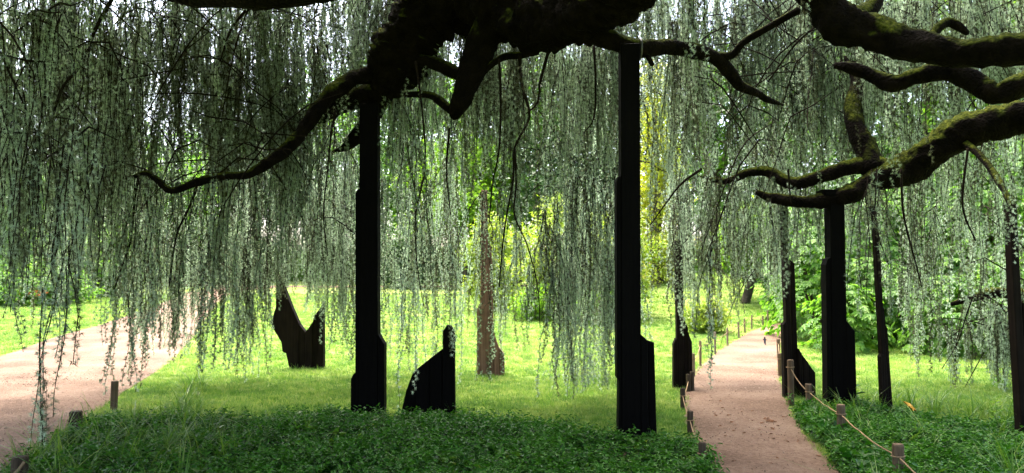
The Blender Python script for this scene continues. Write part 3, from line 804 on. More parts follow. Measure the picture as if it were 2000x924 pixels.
# ------------------------------------------------------------------ rope fences and posts
def post_mesh(h, r, m, seed):
    b = Buf()
    n = 10; v = []
    rr = random.Random(seed)
    lx, ly = rr.uniform(-.03, .03), rr.uniform(-.03, .03)
    zs = [-.15, 0, h * .5, h - .012, h]
    for i, z in enumerate(zs):
        s = r * (1 if i < 4 else .88) * (1 + rr.uniform(-.03, .03))
        for k in range(n):
            a = 2 * math.pi * k / n
            v.append((math.cos(a) * s + lx * z, math.sin(a) * s + ly * z, z))
    f = [(i * n + k, i * n + (k + 1) % n, (i + 1) * n + (k + 1) % n, (i + 1) * n + k) for i in range(4) for k in range(n)]
    f.append(tuple(range(4 * n, 5 * n)))
    b.add(v, f)
    return b.mesh('post', [m])

def fence(posts, mats, label, ropes, r=.036, rope_r=.0065, rope_drop=.10):
    pos = [onground(px, py) for px, py, _ in posts]
    t = empty('rope_fence', pos[0], label, 'fence')
    hs = []
    for i, ((px, py, yt), p) in enumerate(zip(posts, pos)):
        h = max(.22, P(px, yt, p.y).z - p.z)
        hs.append(h)
        o = link('post', post_mesh(h, r, mats[i % len(mats)], i + len(posts)), t); o.location = p - pos[0]
    for (a, c, sag) in ropes:
        A = pos[a] - pos[0] + Vector((0, -.0, hs[a] - rope_drop)); C_ = pos[c] - pos[0] + Vector((0, 0, hs[c] - rope_drop))
        b = Buf(); pts = []
        for k in range(9):
            s = k / 8
            q = A.lerp(C_, s); q.z -= sag * 4 * s * (1 - s) + .01 * noise.noise(q * 6)
            pts.append(q)
        tube(b, pts, [rope_r] * 9, 6, .04, .25, 60)
        # a turn of rope round the post it starts from
        ring = [Vector((math.cos(x) * (r + .006), math.sin(x) * (r + .006), .012 * x / 6.28)) + A for x in np.linspace(0, 6.1, 10)]
        tube(b, ring, [rope_r * .9] * 10, 5, .03)
        link('rope', b.mesh('rope', [M['rope']], True), t)
    return t

# right of the narrow path
fence([(1545, 792, 703), (1541, 770, 700), (1582, 806, 750), (1644, 862, 790), (1756, 955, 867), (1905, 1085, 970)], [M['post']],
      'wooden post and rope fence along the right side of the narrow path', [(0, 2, .04), (2, 3, .02), (3, 4, .03), (4, 5, .03)], r=.042)
fence([(1524, 735, 690), (1521, 700, 662), (1530, 672, 646)], [M['post']], 'short row of pale posts beyond the fan of dark planks', [(0, 1, .05), (1, 2, .05)], r=.035)
# left of the narrow path, near, low and dark
fence([(1372, 915, 865), (1348, 848, 803), (1334, 800, 758), (1345, 766, 731), (1352, 765, 726)], [M['postdark']], 'low dark post and rope fence edging the near left of the narrow path', [(0, 1, .03), (1, 2, .03), (2, 3, .03)], r=.032)
fence([(1355, 736, 690), (1368, 716, 665), (1397, 692, 648), (1421, 676, 640), (1443, 660, 629), (1455, 650, 622), (1468, 643, 615), (1490, 636, 617), (1500, 633, 605)], [M['farpost']],
      'row of pale wooden posts with rope following the left curve of the narrow path', [(i, i + 1, .06) for i in range(8)], r=.025)
for (px, py, yt, r, lab, mm) in [(222, 803, 744, .042, 'slim pale wooden post at the lawn corner beside the gravel walk', 'post'),
                                 (147, 850, 803, .062, 'stout dark wooden post with grass around it by the gravel walk', 'postdark'),
                                 (36, 962, 892, .056, 'brown wooden post with a rope loop at the corner of the ground cover', 'postdark')]:
    p = onground(px, py); h = P(px, yt, p.y).z - p.z
    t = empty('edging_post', p, lab, 'post')
    link('post', post_mesh(h, r, M[mm], px), t)
    if px == 147:
        b = Buf(); tube(b, [Vector((math.cos(x) * (r + .006), math.sin(x) * (r + .006), h - .09)) for x in np.linspace(0, 6.28, 13)], [.012] * 13, 5, .03); link('band', b.mesh('band', [M['postdark']], True), t)
    if px == 36:
        b = Buf(); tube(b, [(r + .004, -.04, h - .03), (r * .7, -r - .01, h - .08), (-.02, -r - .03, h - .16), (.04, -r - .2, h - .3)], [.011] * 4, 6, .03); link('rope', b.mesh('rope', [M['rope']], True), t)

# ------------------------------------------------------------------ the weeping cedar
cedar = empty('weeping_cedar', (5.2, -3.0, 0), 'huge weeping blue cedar with gnarled limbs and curtains of hanging strands', 'tree')
CO = Vector(cedar.location)
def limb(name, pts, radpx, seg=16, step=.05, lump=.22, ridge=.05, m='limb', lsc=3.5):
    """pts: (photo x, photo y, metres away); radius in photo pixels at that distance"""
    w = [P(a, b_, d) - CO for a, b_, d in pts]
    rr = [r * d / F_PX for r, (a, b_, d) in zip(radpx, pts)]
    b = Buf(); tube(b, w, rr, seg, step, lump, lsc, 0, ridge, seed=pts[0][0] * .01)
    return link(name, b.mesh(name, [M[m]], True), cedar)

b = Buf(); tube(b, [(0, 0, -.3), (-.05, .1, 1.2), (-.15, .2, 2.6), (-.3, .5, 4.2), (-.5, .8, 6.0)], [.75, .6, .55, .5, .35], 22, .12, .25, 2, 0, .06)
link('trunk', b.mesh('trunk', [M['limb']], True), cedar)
def wpt(v): return v - CO
# top-left near limb
limb('limb', [(1100, -330, 3.2), (800, -120, 3.4), (620, -62, 3.55), (460, -52, 3.7), (300, -62, 3.85), (180, -90, 4.0), (20, -150, 4.2)], [60, 62, 64, 66, 60, 50, 36], 18)
# the main gnarled limb and its drooping elbow on the tall prop
limb('limb', [(1500, -420, 5.0), (1330, -170, 6.0), (1215, -35, 6.9), (1130, 25, 7.5), (1050, 40, 7.9), (980, 22, 8.2), (905, -10, 8.45), (845, 20, 8.65), (795, 80, 8.8), (765, 140, 8.88), (747, 182, 8.9)], [90, 78, 66, 60, 58, 56, 52, 58, 58, 48, 24], 44, .022, .30, .16)
limb('limb', [(905, -30, 8.45), (820, -60, 8.3), (740, -60, 8.2)], [44, 36, 28], 14)
# low left limb with upturned tip
limb('limb', [(760, 135, 8.88), (718, 146, 8.8), (690, 152, 8.7), (648, 182, 8.55), (610, 228, 8.4), (575, 275, 8.3), (545, 302, 8.2), (505, 330, 8.1), (480, 342, 8.05), (430, 345, 8.0), (385, 356, 7.9), (335, 372, 7.8), (308, 352, 7.75), (285, 338, 7.7), (262, 345, 7.65)], [20, 18, 16, 15, 15, 14, 12, 11, 9, 8, 8, 7, 6, 5, 4], 20, .03, .3, .1)
limb('limb', [(750, 178, 8.9), (715, 188, 9.05), (680, 196, 9.2), (640, 214, 9.4), (598, 234, 9.6), (555, 254, 9.8), (520, 268, 10.0), (480, 262, 10.2)], [26, 24, 22, 22, 20, 18, 12, 7], 14, .05, .3)
limb('limb', [(745, 190, 8.95), (722, 232, 9.15), (700, 262, 9.3), (674, 288, 9.45), (650, 296, 9.55)], [18, 17, 14, 8, 2], 12, .05, .3)
# the drooping fork right of the elbow
limb('limb', [(975, 20, 8.2), (950, 62, 8.25), (928, 118, 8.3), (908, 178, 8.35), (893, 212, 8.38), (887, 230, 8.4)], [40, 33, 29, 22, 17, 9], 14, .04, .2)
limb('limb', [(780, 100, 8.8), (810, 116, 8.7), (850, 124, 8.6), (880, 138, 8.5), (905, 150, 8.4)], [14, 13, 13, 14, 12], 10)
limb('limb', [(770, 188, 8.85), (815, 184, 8.75), (845, 188, 8.65), (868, 205, 8.5), (890, 222, 8.4)], [5, 6, 8, 9, 9], 9)
limb('limb', [(930, 152, 8.3), (965, 122, 8.3), (990, 110, 8.25), (1020, 108, 8.2), (1050, 100, 8.1)], [7, 7, 8, 8, 8], 8)
limb('limb', [(860, 10, 8.6), (885, 35, 8.7), (915, 60, 8.9), (945, 70, 9.2)], [26, 24, 22, 16], 12)
# limb over the second prop
limb('limb', [(1120, 55, 7.5), (1165, 68, 7.45), (1210, 82, 7.4), (1250, 96, 7.4), (1300, 93, 7.5), (1350, 98, 7.6), (1395, 112, 7.7), (1422, 138, 7.8), (1445, 168, 7.85), (1475, 180, 7.95), (1500, 195, 8.1), (1530, 205, 8.3)], [26, 22, 19, 18, 17, 15, 14, 13, 11, 9, 6, 2], 14, .04, .25)
limb('limb', [(1395, 110, 7.7), (1430, 108, 7.7), (1450, 85, 7.6), (1490, 60, 7.5), (1560, 20, 7.3)], [9, 8, 7, 7, 8], 9)
limb('limb', [(1262, 105, 7.4), (1268, 115, 7.35), (1274, 127, 7.33)], [6, 6, 5], 8)
# right-hand limbs
limb('limb', [(1540, -110, 6.8), (1590, -20, 6.75), (1640, 42, 6.7), (1700, 62, 6.6), (1770, 84, 6.4), (1850, 100, 6.2), (1930, 100, 6.0), (2020, 92, 5.8), (2200, 60, 5.2), (2500, -20, 4.2)], [40, 38, 36, 33, 32, 30, 31, 32, 34, 38], 30, .03, .26, .13)
limb('limb', [(1640, 42, 6.7), (1690, 25, 6.8), (1712, -5, 6.9), (1725, -60, 7.0)], [26, 20, 17, 14], 12)
limb('limb', [(1815, 80, 6.4), (1832, 55, 6.45), (1850, 44, 6.5), (1872, 52, 6.5), (1890, 66, 6.5)], [9, 10, 10, 9, 5], 10, .03)
limb('limb', [(1630, 128, 7.6), (1662, 132, 7.5), (1705, 148, 7.4), (1745, 163, 7.3), (1795, 148, 7.2), (1850, 138, 7.1), (1900, 158, 7.0), (1945, 182, 6.9), (1985, 168, 6.8), (2060, 135, 6.6), (2300, 60, 5.6)], [7, 12, 15, 17, 17, 19, 21, 20, 24, 26, 34], 26, .03, .26, .13)
limb('limb', [(2400, 150, 6.4), (2180, 200, 7.4), (2010, 226, 8.0), (1930, 244, 8.2), (1865, 268, 8.4), (1800, 312, 8.6), (1755, 336, 8.75), (1712, 350, 8.85), (1665, 375, 8.95), (1625, 388, 9.05), (1575, 395, 9.1), (1540, 392, 9.15), (1505, 386, 9.2), (1478, 376, 9.25)], [44, 38, 34, 33, 34, 32, 28, 24, 19, 15, 12, 12, 10, 5], 30, .03, .26, .13)
limb('limb', [(1745, 335, 8.8), (1705, 325, 8.9), (1660, 326, 9.0), (1600, 346, 9.1), (1560, 357, 9.2), (1530, 352, 9.3), (1500, 335, 9.4), (1460, 338, 9.5), (1420, 354, 9.6), (1388, 350, 9.7)], [24, 20, 16, 14, 12, 13, 12, 9, 7, 4], 12, .045, .25)
limb('limb', [(1705, 335, 8.9), (1692, 290, 9.0), (1672, 245, 9.1), (1665, 205, 9.2), (1672, 160, 9.3), (1650, 110, 9.4)], [22, 20, 19, 16, 11, 3], 12, .05, .25)
limb('limb', [(1880, 275, 8.3), (1915, 305, 8.0), (1945, 345, 7.7), (1968, 385, 7.4), (1976, 410, 7.3)], [8, 7, 7, 6, 5], 9)
limb('limb', [(2100, 590, 10.5), (2010, 578, 11.0), (1950, 572, 11.2), (1900, 582, 11.4), (1858, 594, 11.6)], [14, 12, 11, 9, 4], 10, .06, .3)
limb('limb', [(1690, 370, 10.4), (1700, 395, 9.6), (1706, 412, 8.8)], [6, 7, 8], 8)
# steel strap where the limb is bound to the second prop
b = Buf(); q = P(1250, 96, 7.4) - CO
tube(b, [q + Vector((0, math.cos(a) * .105, math.sin(a) * .105)) for a in np.linspace(0, 6.283, 21)], [.012] * 21, 6, .03)
link('strap', b.mesh('strap', [M['steel']], True), cedar)

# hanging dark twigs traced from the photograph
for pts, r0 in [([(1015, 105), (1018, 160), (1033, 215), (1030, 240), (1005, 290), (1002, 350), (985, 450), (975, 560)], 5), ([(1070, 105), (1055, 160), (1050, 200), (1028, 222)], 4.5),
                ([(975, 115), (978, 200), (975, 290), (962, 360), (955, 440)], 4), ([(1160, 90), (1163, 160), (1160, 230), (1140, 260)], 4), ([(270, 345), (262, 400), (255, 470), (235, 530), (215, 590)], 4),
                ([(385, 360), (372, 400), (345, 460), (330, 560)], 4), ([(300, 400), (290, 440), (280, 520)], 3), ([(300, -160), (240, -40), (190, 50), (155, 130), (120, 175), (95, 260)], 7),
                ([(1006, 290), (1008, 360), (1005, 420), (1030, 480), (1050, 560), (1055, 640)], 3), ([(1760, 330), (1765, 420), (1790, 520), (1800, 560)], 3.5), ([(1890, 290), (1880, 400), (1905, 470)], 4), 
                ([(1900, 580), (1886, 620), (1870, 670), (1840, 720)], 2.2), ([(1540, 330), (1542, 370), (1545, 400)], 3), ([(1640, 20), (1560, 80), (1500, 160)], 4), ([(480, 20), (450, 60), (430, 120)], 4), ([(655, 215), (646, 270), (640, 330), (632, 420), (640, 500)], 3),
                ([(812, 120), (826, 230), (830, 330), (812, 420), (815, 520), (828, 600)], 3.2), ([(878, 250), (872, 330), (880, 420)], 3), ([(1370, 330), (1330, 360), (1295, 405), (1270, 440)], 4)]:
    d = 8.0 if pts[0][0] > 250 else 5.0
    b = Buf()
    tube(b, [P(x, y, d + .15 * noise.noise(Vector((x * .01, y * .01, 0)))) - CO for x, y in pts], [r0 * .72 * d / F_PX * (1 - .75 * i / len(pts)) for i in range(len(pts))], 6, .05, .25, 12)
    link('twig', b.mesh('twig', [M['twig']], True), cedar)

# hanging strands: stem, side twigs, rosettes of needles
def strand_mesh(L_, seed, bare=0.0, curve=0.0, dens=1.0, fine=False):
    r_ = np.random.default_rng(seed); rd = random.Random(seed)
    b = Buf()
    lines = []
    n = max(4, int(L_ / .12))
    ph, ph2 = rd.uniform(0, 6), rd.uniform(0, 6)
    ux, uy = rd.uniform(-1, 1), rd.uniform(-1, 1)
    amp = .022
    main = []
    for i in range(n + 1):
        t = i / n; z = -L_ * t
        main.append(Vector((amp * math.sin(z * 5 + ph) + amp * .7 * math.sin(z * 11 + ph2) + curve * ux * (1 - (1 - t) ** 2.5), amp * math.cos(z * 4.3 + ph2) + curve * uy * (1 - (1 - t) ** 2.5), z)))
    lines.append((main, .0052))
    ns = int(L_ * rd.uniform(1.0, 2.4))
    for _ in range(ns):
        i = rd.randrange(0, max(1, n - 1)); p0 = main[i]
        a = rd.uniform(0, 6.283); l = rd.uniform(.1, .36)
        k = max(3, int(l / .07)); out = rd.uniform(.3, .75)
        tw = []
        for j in range(k + 1):
            t = j / k
            tw.append(p0 + Vector((math.cos(a) * out * l * .55 * (1 - (1 - t) ** 2), math.sin(a) * out * l * .55 * (1 - (1 - t) ** 2), -l * (t * t * .6 + t * .4))))
        lines.append((tw, .0025))
    cs, ax = [], []
    for pts, r0 in lines:
        m = len(pts)
        tube(b, pts, [r0 * (1 - .6 * i / m) for i in range(m)], 3, .2, 0, 1, 1)
        # rosettes along the line
        seglen = [(pts[i + 1] - pts[i]).length for i in range(m - 1)]
        tot = sum(seglen); s = rd.uniform(0, .03); th = rd.uniform(0, 6)
        acc = 0; i = 0
        while s < tot:
            while i < m - 2 and acc + seglen[i] < s: acc += seglen[i]; i += 1
            q = pts[i].lerp(pts[i + 1], min(1, (s - acc) / seglen[i]))
            tl = s / tot
            if rd.random() > bare + (0.25 * (1 - tl) if r0 > .003 else 0):
                th += 2.1 + rd.uniform(-.6, .6)
                d = Vector((math.cos(th), math.sin(th), rd.uniform(-.25, .45)))
                cs.append(q + d * .008); ax.append(d)
            s += rd.uniform(.024, .044) / dens
    C = np.array([tuple(c) for c in cs]); A = np.array([tuple(a) for a in ax])
    k = 20 if fine else 26
    nn = len(C)
    C2 = np.repeat(C, k, 0); A2 = np.repeat(unit(A), k, 0)
    D = unit(A2 * .75 + unit(r_.normal(size=(nn * k, 3))) * .95)
    S = unit(np.cross(D, r_.normal(size=(nn * k, 3))))
    l = r_.uniform(.020, .041, nn * k)[:, None]; w = (r_.uniform(.0022, .0038, nn * k) if fine else r_.uniform(.004, .0065, nn * k))[:, None]
    Vn = np.stack([C2 - S * w * .5, C2 + S * w * .5, C2 + D * l], 1).reshape(-1, 3)
    Fn = np.arange(len(Vn)).reshape(-1, 3)
    base = len(b.v)
    me = bpy.data.meshes.new('hanging_branch')
    # stem polygons are quads and tris: triangulate into one array for speed
    tri = []
    for f in b.f:
        tri.append(f[:3])
        if len(f) == 4: tri.append((f[0], f[2], f[3]))
    V_ = np.concatenate([np.array(b.v), Vn]); F_ = np.concatenate([np.array(tri), Fn + base])
    return fastmesh('hanging_branch', V_, F_, [M['needle'], M['twig']], np.concatenate([np.ones(len(tri), int), np.zeros(len(Fn), int)]))

LENS = [.5, .5, .8, .8, .8, 1.2, 1.2, 1.2, 1.6, 1.6, 1.6, 2.1, 2.1, 2.1, 2.6, 2.6, 2.6]
STR = [strand_mesh(l, 100 + i, bare=(.0, .08, .22)[i % 3], curve=(.0, .08, .18)[(i // 2) % 3]) for i, l in enumerate(LENS)]
NV = len(STR)
STR += [strand_mesh(l, 300 + i, bare=(.0, .08, .3)[i % 3], curve=(.0, .08, .18)[(i // 2) % 3], fine=True) for i, l in enumerate(LENS)]
NS = len(STR)
STR += [strand_mesh(l, 500 + i, .02, .03, 1.25, True) for i, l in enumerate((.7, .7, 1.0, 1.0, 1.3, 1.3))]
def hang_near(p, length):
    i = min(range(6), key=lambda q: abs((.7, .7, 1.0, 1.0, 1.3, 1.3)[q] - length) + random.uniform(0, .1))
    l0 = (.7, .7, 1.0, 1.0, 1.3, 1.3)[i]; s_ = min(1.35, max(.7, length / l0))
    inst.append((p, (random.gauss(0, .03), random.gauss(0, .03), random.uniform(0, 6.28)), s_, NS + i, length / p.y))
LENA = np.array(LENS)

BOT = [(-40, 640), (0, 645), (60, 655), (110, 640), (160, 585), (215, 590), (225, 745), (285, 760), (300, 700), (350, 715), (385, 700), (400, 748), (440, 722), (480, 752), (512, 748), (530, 610), (560, 590), (600, 600), (618, 610), (640, 700), (660, 725), (690, 730), (745, 690), (775, 705), (800, 790), (835, 760), (850, 680), (885, 650), (905, 700), (930, 765), (985, 765), (1000, 650), (1010, 770), (1030, 640), (1055, 620), (1070, 775), (1110, 790), (1160, 770), (1200, 770), (1250, 640), (1300, 690), (1325, 600), (1375, 620), (1387, 640), (1400, 640), (1430, 640), (1460, 570), (1490, 570), (1530, 610), (1560, 520), (1610, 520), (1650, 520), (1690, 600), (1700, 545), (1725, 630), (1760, 625), (1785, 740), (1815, 700), (1850, 770), (1875, 822), (1900, 700), (1930, 745), (1955, 825), (1985, 760), (2040, 770)]
bx_, by_ = np.array(BOT).T
inst = []            # (world xyz, rot, scale, idx, px size)
boughs = []
def hang(p, length, tiltmax=.05, sc=1.0, fixed=False):
    """one strand hung from world point p"""
    c = np.where(np.abs(LENA - length) <= .35)[0]
    if len(c) == 0: c = [int(np.argmin(np.abs(LENA - length)))]
    i = int(random.choice(list(c)))
    s = min(1.25, max(.72, length / LENS[i])) * sc
    ppx = CX + F_PX * p.x / p.y if p.y > 2 else -9999; ppy = HOR - F_PX * (p.z - EYE) / p.y if p.y > 2 else 0
    if p.y > 2:
        for (xa, xb, dd) in ((682, 758, 9.25), (1196, 1286, 7.8), (1606, 1672, 9.4)):
            if xa < ppx < xb and p.y < dd: return
        if 270 < ppx < 780 and ppy > -90 and p.y < 8.75 and not fixed: return
        if 1376 < ppx < 1565 and ppy < 340 and p.y < 9.8 and not fixed: return
        if ppx > 1560 and 60 < ppy < 420 and random.random() < .45 and not fixed: return
        if 1250 < ppx < 1308 and ppy > 40 and random.random() < .84: return
        if 560 < ppx < 1330 and p.y < 8.6 and ppy < 120 and not fixed: return
        if 1560 < ppx and p.y < 8.9 and ppy < 330 and random.random() < .96 and not fixed: return
    inst.append((p, (random.gauss(0, tiltmax), random.gauss(0, tiltmax), random.uniform(0, 6.28)), s, i + (NV if 0 < p.y < 7.0 else 0), LENS[i] * s / max(2.5, p.y)))

def tier(n, x0, x1, y0, y1, d0, d1, hang_n, lo, hi, to_bottom=None, blen=(.7, 1.6), dens=None, jitter=(.45, 1.0)):
    """n boughs in a region of the crown, each with strands along it"""
    for _ in range(n):
        px = random.uniform(x0, x1); py = random.uniform(y0, y1); d = random.uniform(d0, d1)
        if dens and random.random() > dens(px, py): continue
        c = P(px, py, d); L_ = random.uniform(*blen); a = random.uniform(0, 6.283) if random.random() < .3 else random.choice((0, math.pi)) + random.gauss(0, .5)
        dr = Vector((math.cos(a), math.sin(a), 0))
        kd, tc_ = random.uniform(.2, 1.5), random.uniform(-.1, .5)
        pts = [c + dr * L_ * (t - .5) + Vector((.12 * noise.noise(Vector((px, t * 4, 1))), .12 * noise.noise(Vector((py, t * 4, 2))), -kd * L_ * (t - tc_) ** 2 + .16 * noise.noise(Vector((px, t * 4, d))))) for t in (0, .25, .5, .75, 1)]
        if not (d < 9.3 and 560 < px < 1330) and not (d < 9.2 and px > 1560 and py < 330): boughs.append(pts)
        cl_ = [random.random() for _ in range(4)]
        for k in range(hang_n):
            t = min(1, max(0, random.choice(cl_) + random.gauss(0, .045))) if random.random() < .8 else random.random()
            i = min(3, int(t * 4)); p = pts[i].lerp(pts[i + 1], t * 4 - i)
            if to_bottom is not None:
                ppx = CX + F_PX * p.x / p.y
                yb = np.interp(ppx, bx_, by_) + random.uniform(-14, 6)
                zb = P(ppx, yb, p.y).z + to_bottom
                length = (p.z - zb) * random.uniform(*jitter)
                if length < .3: continue
                length = min(length, 3.1)
                if length > 2.6 and p.z - zb > 3.3 and random.random() < .3: continue
            else:
                length = random.uniform(lo, hi)
            hang(p, length)

# sky and lawn windows left open in the photograph
def dens_top(px, py):
    for (cx_, cy_, rx, ry) in [(245, 190, 28, 80), (350, 130, 26, 90), (40, 60, 50, 60), (1450, 140, 28, 60), (1930, 40, 70, 50), (740, 70, 60, 60), (385, 220, 25, 35)]:
        if ((px - cx_) / rx) ** 2 + ((py - cy_) / ry) ** 2 < 1: return .12
    return 1
# far curtain, pale, reaching the bottom contour
def dens_low(px, py):
    if 740 < px < 930: return .3
    if 930 <= px < 1060: return .2
    if 1040 <= px < 1250: return .62
    if 1540 < px < 1720: return .15
    if 1720 <= px: return .42
    if 1250 < px < 1330 and py < 420: return .35
    if px < 220: return .35
    if 260 < px < 400: return .42
    return .75
tier(60, -20, 2020, 330, 480, 10.6, 13.2, 12, 0, 0, 0.0, (.6, 1.3), dens_low)
tier(70, -20, 2020, 180, 380, 10.8, 13.4, 12, 0, 0, 0.0, (.7, 1.5), dens_low)
tier(20, 330, 690, 230, 480, 10.6, 12.5, 14, 0, 0, 0.0)
tier(13, 1040, 1200, 280, 500, 8.6, 10.5, 12, 0, 0, 0.0)
tier(10, 1340, 1500, 250, 420, 10.5, 12.5, 14, 0, 0, 0.0)
tier(7, 1690, 2010, 330, 560, 10.2, 12.4, 11, 0, 0, 0.0)
tier(12, 1840, 2000, 570, 640, 10.6, 11.6, 9, 0, 0, 0.0, (.5, 1.0))
# upper tiers
tier(100, -60, 2060, -140, 60, 7.5, 10.4, 14, .7, 1.9, None, (.9, 1.8), dens_top)
tier(90, -60, 2060, 0, 220, 8.5, 10.6, 12, .7, 1.8, None, (.9, 1.8), lambda x, y: dens_top(x, y) * (.4 if 740 < x < 1330 else .8))
tier(50, -60, 720, 60, 330, 6.8, 10.0, 14, .7, 1.7, None, (.8, 1.6), dens_top)
tier(34, 1380, 2060, -60, 260, 7.2, 10.5, 13, .4, 1.0, None, (.7, 1.4), dens_top)
tier(46, 560, 1320, -90, 90, 9.0, 10.6, 15, .7, 1.7, None, (.9, 1.8), dens_top)
tier(60, -60, 620, -90, 160, 8.9, 10.6, 16, .8, 1.8, None, (.9, 1.8), dens_top)
tier(24, 1330, 2060, -90, 120, 9.2, 10.6, 14, .6, 1.4, None, (.9, 1.8), dens_top)
tier(70, -60, 2060, -110, 190, 8.9, 10.6, 15, .7, 1.7, None, (.9, 1.8), lambda x, y: dens_top(x, y) * (.75 if 740 < x < 1330 else 1))
tier(44, 1290, 2080, -130, 70, 9.9, 11.0, 15, .6, 1.3, None, (.9, 1.8), dens_top)
tier(20, 1440, 1960, 120, 300, 10.2, 11.4, 12, .5, 1.0, None, (.7, 1.4), lambda x, y: .7)
# near dark overhang
tier(34, -80, 2080, -330, -70, 4.6, 6.6, 13, .4, 1.0, None, (.8, 1.6), dens_top)
tier(15, -60, 240, -60, 280, 4.8, 6.6, 10, .5, 1.15, None, (.6, 1.2), dens_top)
# strands along the low limbs
for (px, py, d) in [(262 + 32 * i, 345 + (12 if 2 < i < 5 else 0) - max(0, i - 9) * 22, 7.7 + i * .06) for i in range(12)]:
    for _ in range(4):
        q = P(px + random.uniform(-16, 16), py, d + random.uniform(-.1, .1)); yb = np.interp(px, bx_, by_)
        hang(q, (q.z - P(px, yb, d).z) * random.uniform(.5, 1.0), fixed=True)
for (px, py, d) in [(1390 + 24 * i, 350 + (8 if i > 5 else -4), 9.6 - i * .05) for i in range(13)] + [(1480 + 28 * i, 388, 9.2) for i in range(5)]:
    for _ in range(4):
        q = P(px + random.uniform(-12, 12), py, d + random.uniform(-.1, .1)); yb = np.interp(px, bx_, by_)
        hang(q, max(.4, (q.z - P(px, yb, d).z) * random.uniform(.4, 1.0)))
# near black strands at the left
for (px, yt, yb, d) in [(15, 200, 520, 4.6), (40, 180, 540, 4.8), (55, 240, 530, 4.6), (75, 200, 500, 4.9), (105, 260, 545, 4.7), (118, 230, 600, 4.8), (125, 300, 620, 4.7), (135, 280, 590, 4.9), (150, 220, 545, 4.8), (168, 260, 560, 5), (190, 230, 520, 5), (210, 240, 530, 5.1), (84, 560, 862, 4.6), (97, 600, 868, 4.7), (108, 540, 862, 4.9), (124, 520, 815, 4.5), (148, 470, 712, 4.8), (112, 330, 640, 4.7), (122, 360, 700, 4.75), (150, 400, 712, 4.8), (28, 260, 620, 4.9), (130, 330, 640, 4.6), (85, 640, 862, 4.7), (20, 330, 600, 4.7), (178, 300, 570, 4.9), (200, 320, 545, 5.0)]:
    q = P(px, yt, d); hang_near(q, q.z - P(px, yb, d).z)
for (px, yt, yb, d) in [(1322, 360, 610, 10.4), (1318, 420, 640, 10.3), (1326, 440, 660, 10.3), (1334, 450, 640, 10.4), (1312, 430, 600, 10.6), (1340, 400, 620, 10.5), (1328, 330, 560, 10.2), (1345, 380, 600, 10.4), (1350, 420, 640, 10.6), (1330, 380, 640, 10.4), (1336, 390, 590, 10.5), (1316, 400, 560, 10.5), (1702, 330, 520, 8.4), (1712, 350, 560, 8.4), (1695, 360, 480, 8.5), (1720, 380, 600, 8.5), (1526, 340, 500, 9.6), (1534, 360, 470, 9.6), (1970, 300, 480, 7.0), (1978, 340, 520, 7.0), (1960, 330, 470, 7.1), (1386, 560, 760, 8.6), (1393, 600, 720, 8.6), (1382, 610, 745, 8.6), (418, 330, 720, 7.3), (425, 340, 715, 7.3), (432, 350, 700, 7.35), (412, 360, 730, 7.3), (438, 330, 690, 7.4), (880, 460, 690, 8.5), (884, 480, 700, 8.5), (950, 430, 765, 11.9), (942, 400, 760, 11.9), (962, 480, 768, 11.8), (972, 560, 750, 11.8), (240, 420, 760, 8), (225, 500, 770, 8), (262, 470, 770, 8), (800, 420, 800, 8.7), (812, 430, 770, 8.6)]:
    q = P(px, yt, d); hang(q, q.z - P(px, yb, d).z, .03, fixed=True)
# the crown goes on unseen beside and behind the eye, added to block light
for _ in range(420):
    a = random.uniform(0, 6.283); rr_ = random.uniform(6.5, 9)
    x = 1 + math.cos(a) * rr_ * 1.15; y = -1 + math.sin(a) * rr_
    if y > 2.5 and abs(x) < y * .95: continue
    hang(Vector((x, y, random.uniform(1.8, 5.2))), random.uniform(1.2, 2.6))

for _ in range(260):  # unseen strands past the left edge, added to keep light off the near ones
    y = random.uniform(-1, 8.5); x = -max(y, 0) * .8 - random.uniform(2.6, 5.0)
    hang(Vector((x, y, random.uniform(2.4, 5.6))), random.uniform(1.2, 2.6))
inst = [s for s in inst if s[0].z > .5]
inst.sort(key=lambda s: -s[4] if (s[0].y > 3 and abs(s[0].x) < s[0].y * .72) else 1)
for (p, ro, sc_, i, _) in inst[:300]:
    o = link('hanging_branch', STR[i], cedar); o.location = p - CO; o.rotation_euler = ro; o.scale = (sc_,) * 3
rest = inst[300:]
o = scatter('hanging_branches', [tuple(s[0] - CO) for s in rest], [s[1] for s in rest], [s[2] for s in rest], [s[3] for s in rest], STR, cedar)
o['kind'] = 'stuff'
bb = Buf()
for pts in boughs:
    tube(bb, [p - CO for p in pts], [.004, .008, .009, .007, .003], 5, .2, .2, 8)
o = link('boughs', bb.mesh('boughs', [M['twig']], True), cedar); o['kind'] = 'stuff'
print('strands', len(inst))

# unseen upper crown above and behind the eye, added for the shade it casts
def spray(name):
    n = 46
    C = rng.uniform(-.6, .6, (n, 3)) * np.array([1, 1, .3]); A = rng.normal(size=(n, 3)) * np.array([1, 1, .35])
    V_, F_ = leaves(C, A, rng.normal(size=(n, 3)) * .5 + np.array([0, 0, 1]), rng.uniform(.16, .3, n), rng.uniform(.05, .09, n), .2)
    return fastmesh(name, V_, F_, [M['shade_canopy']])
sp = [spray('shade_spray') for _ in range(6)]
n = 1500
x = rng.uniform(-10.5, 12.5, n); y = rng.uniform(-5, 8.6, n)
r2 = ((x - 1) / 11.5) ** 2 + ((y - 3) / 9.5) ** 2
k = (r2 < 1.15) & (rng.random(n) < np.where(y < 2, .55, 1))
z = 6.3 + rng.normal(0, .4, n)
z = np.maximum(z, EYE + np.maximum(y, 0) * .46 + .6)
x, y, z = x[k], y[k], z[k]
nl_ = 700  # extra unseen sprays on the left, added to shade the strands below
yl_ = rng.uniform(1, 9.5, nl_); xl_ = rng.uniform(-10.5, -1.5, nl_)
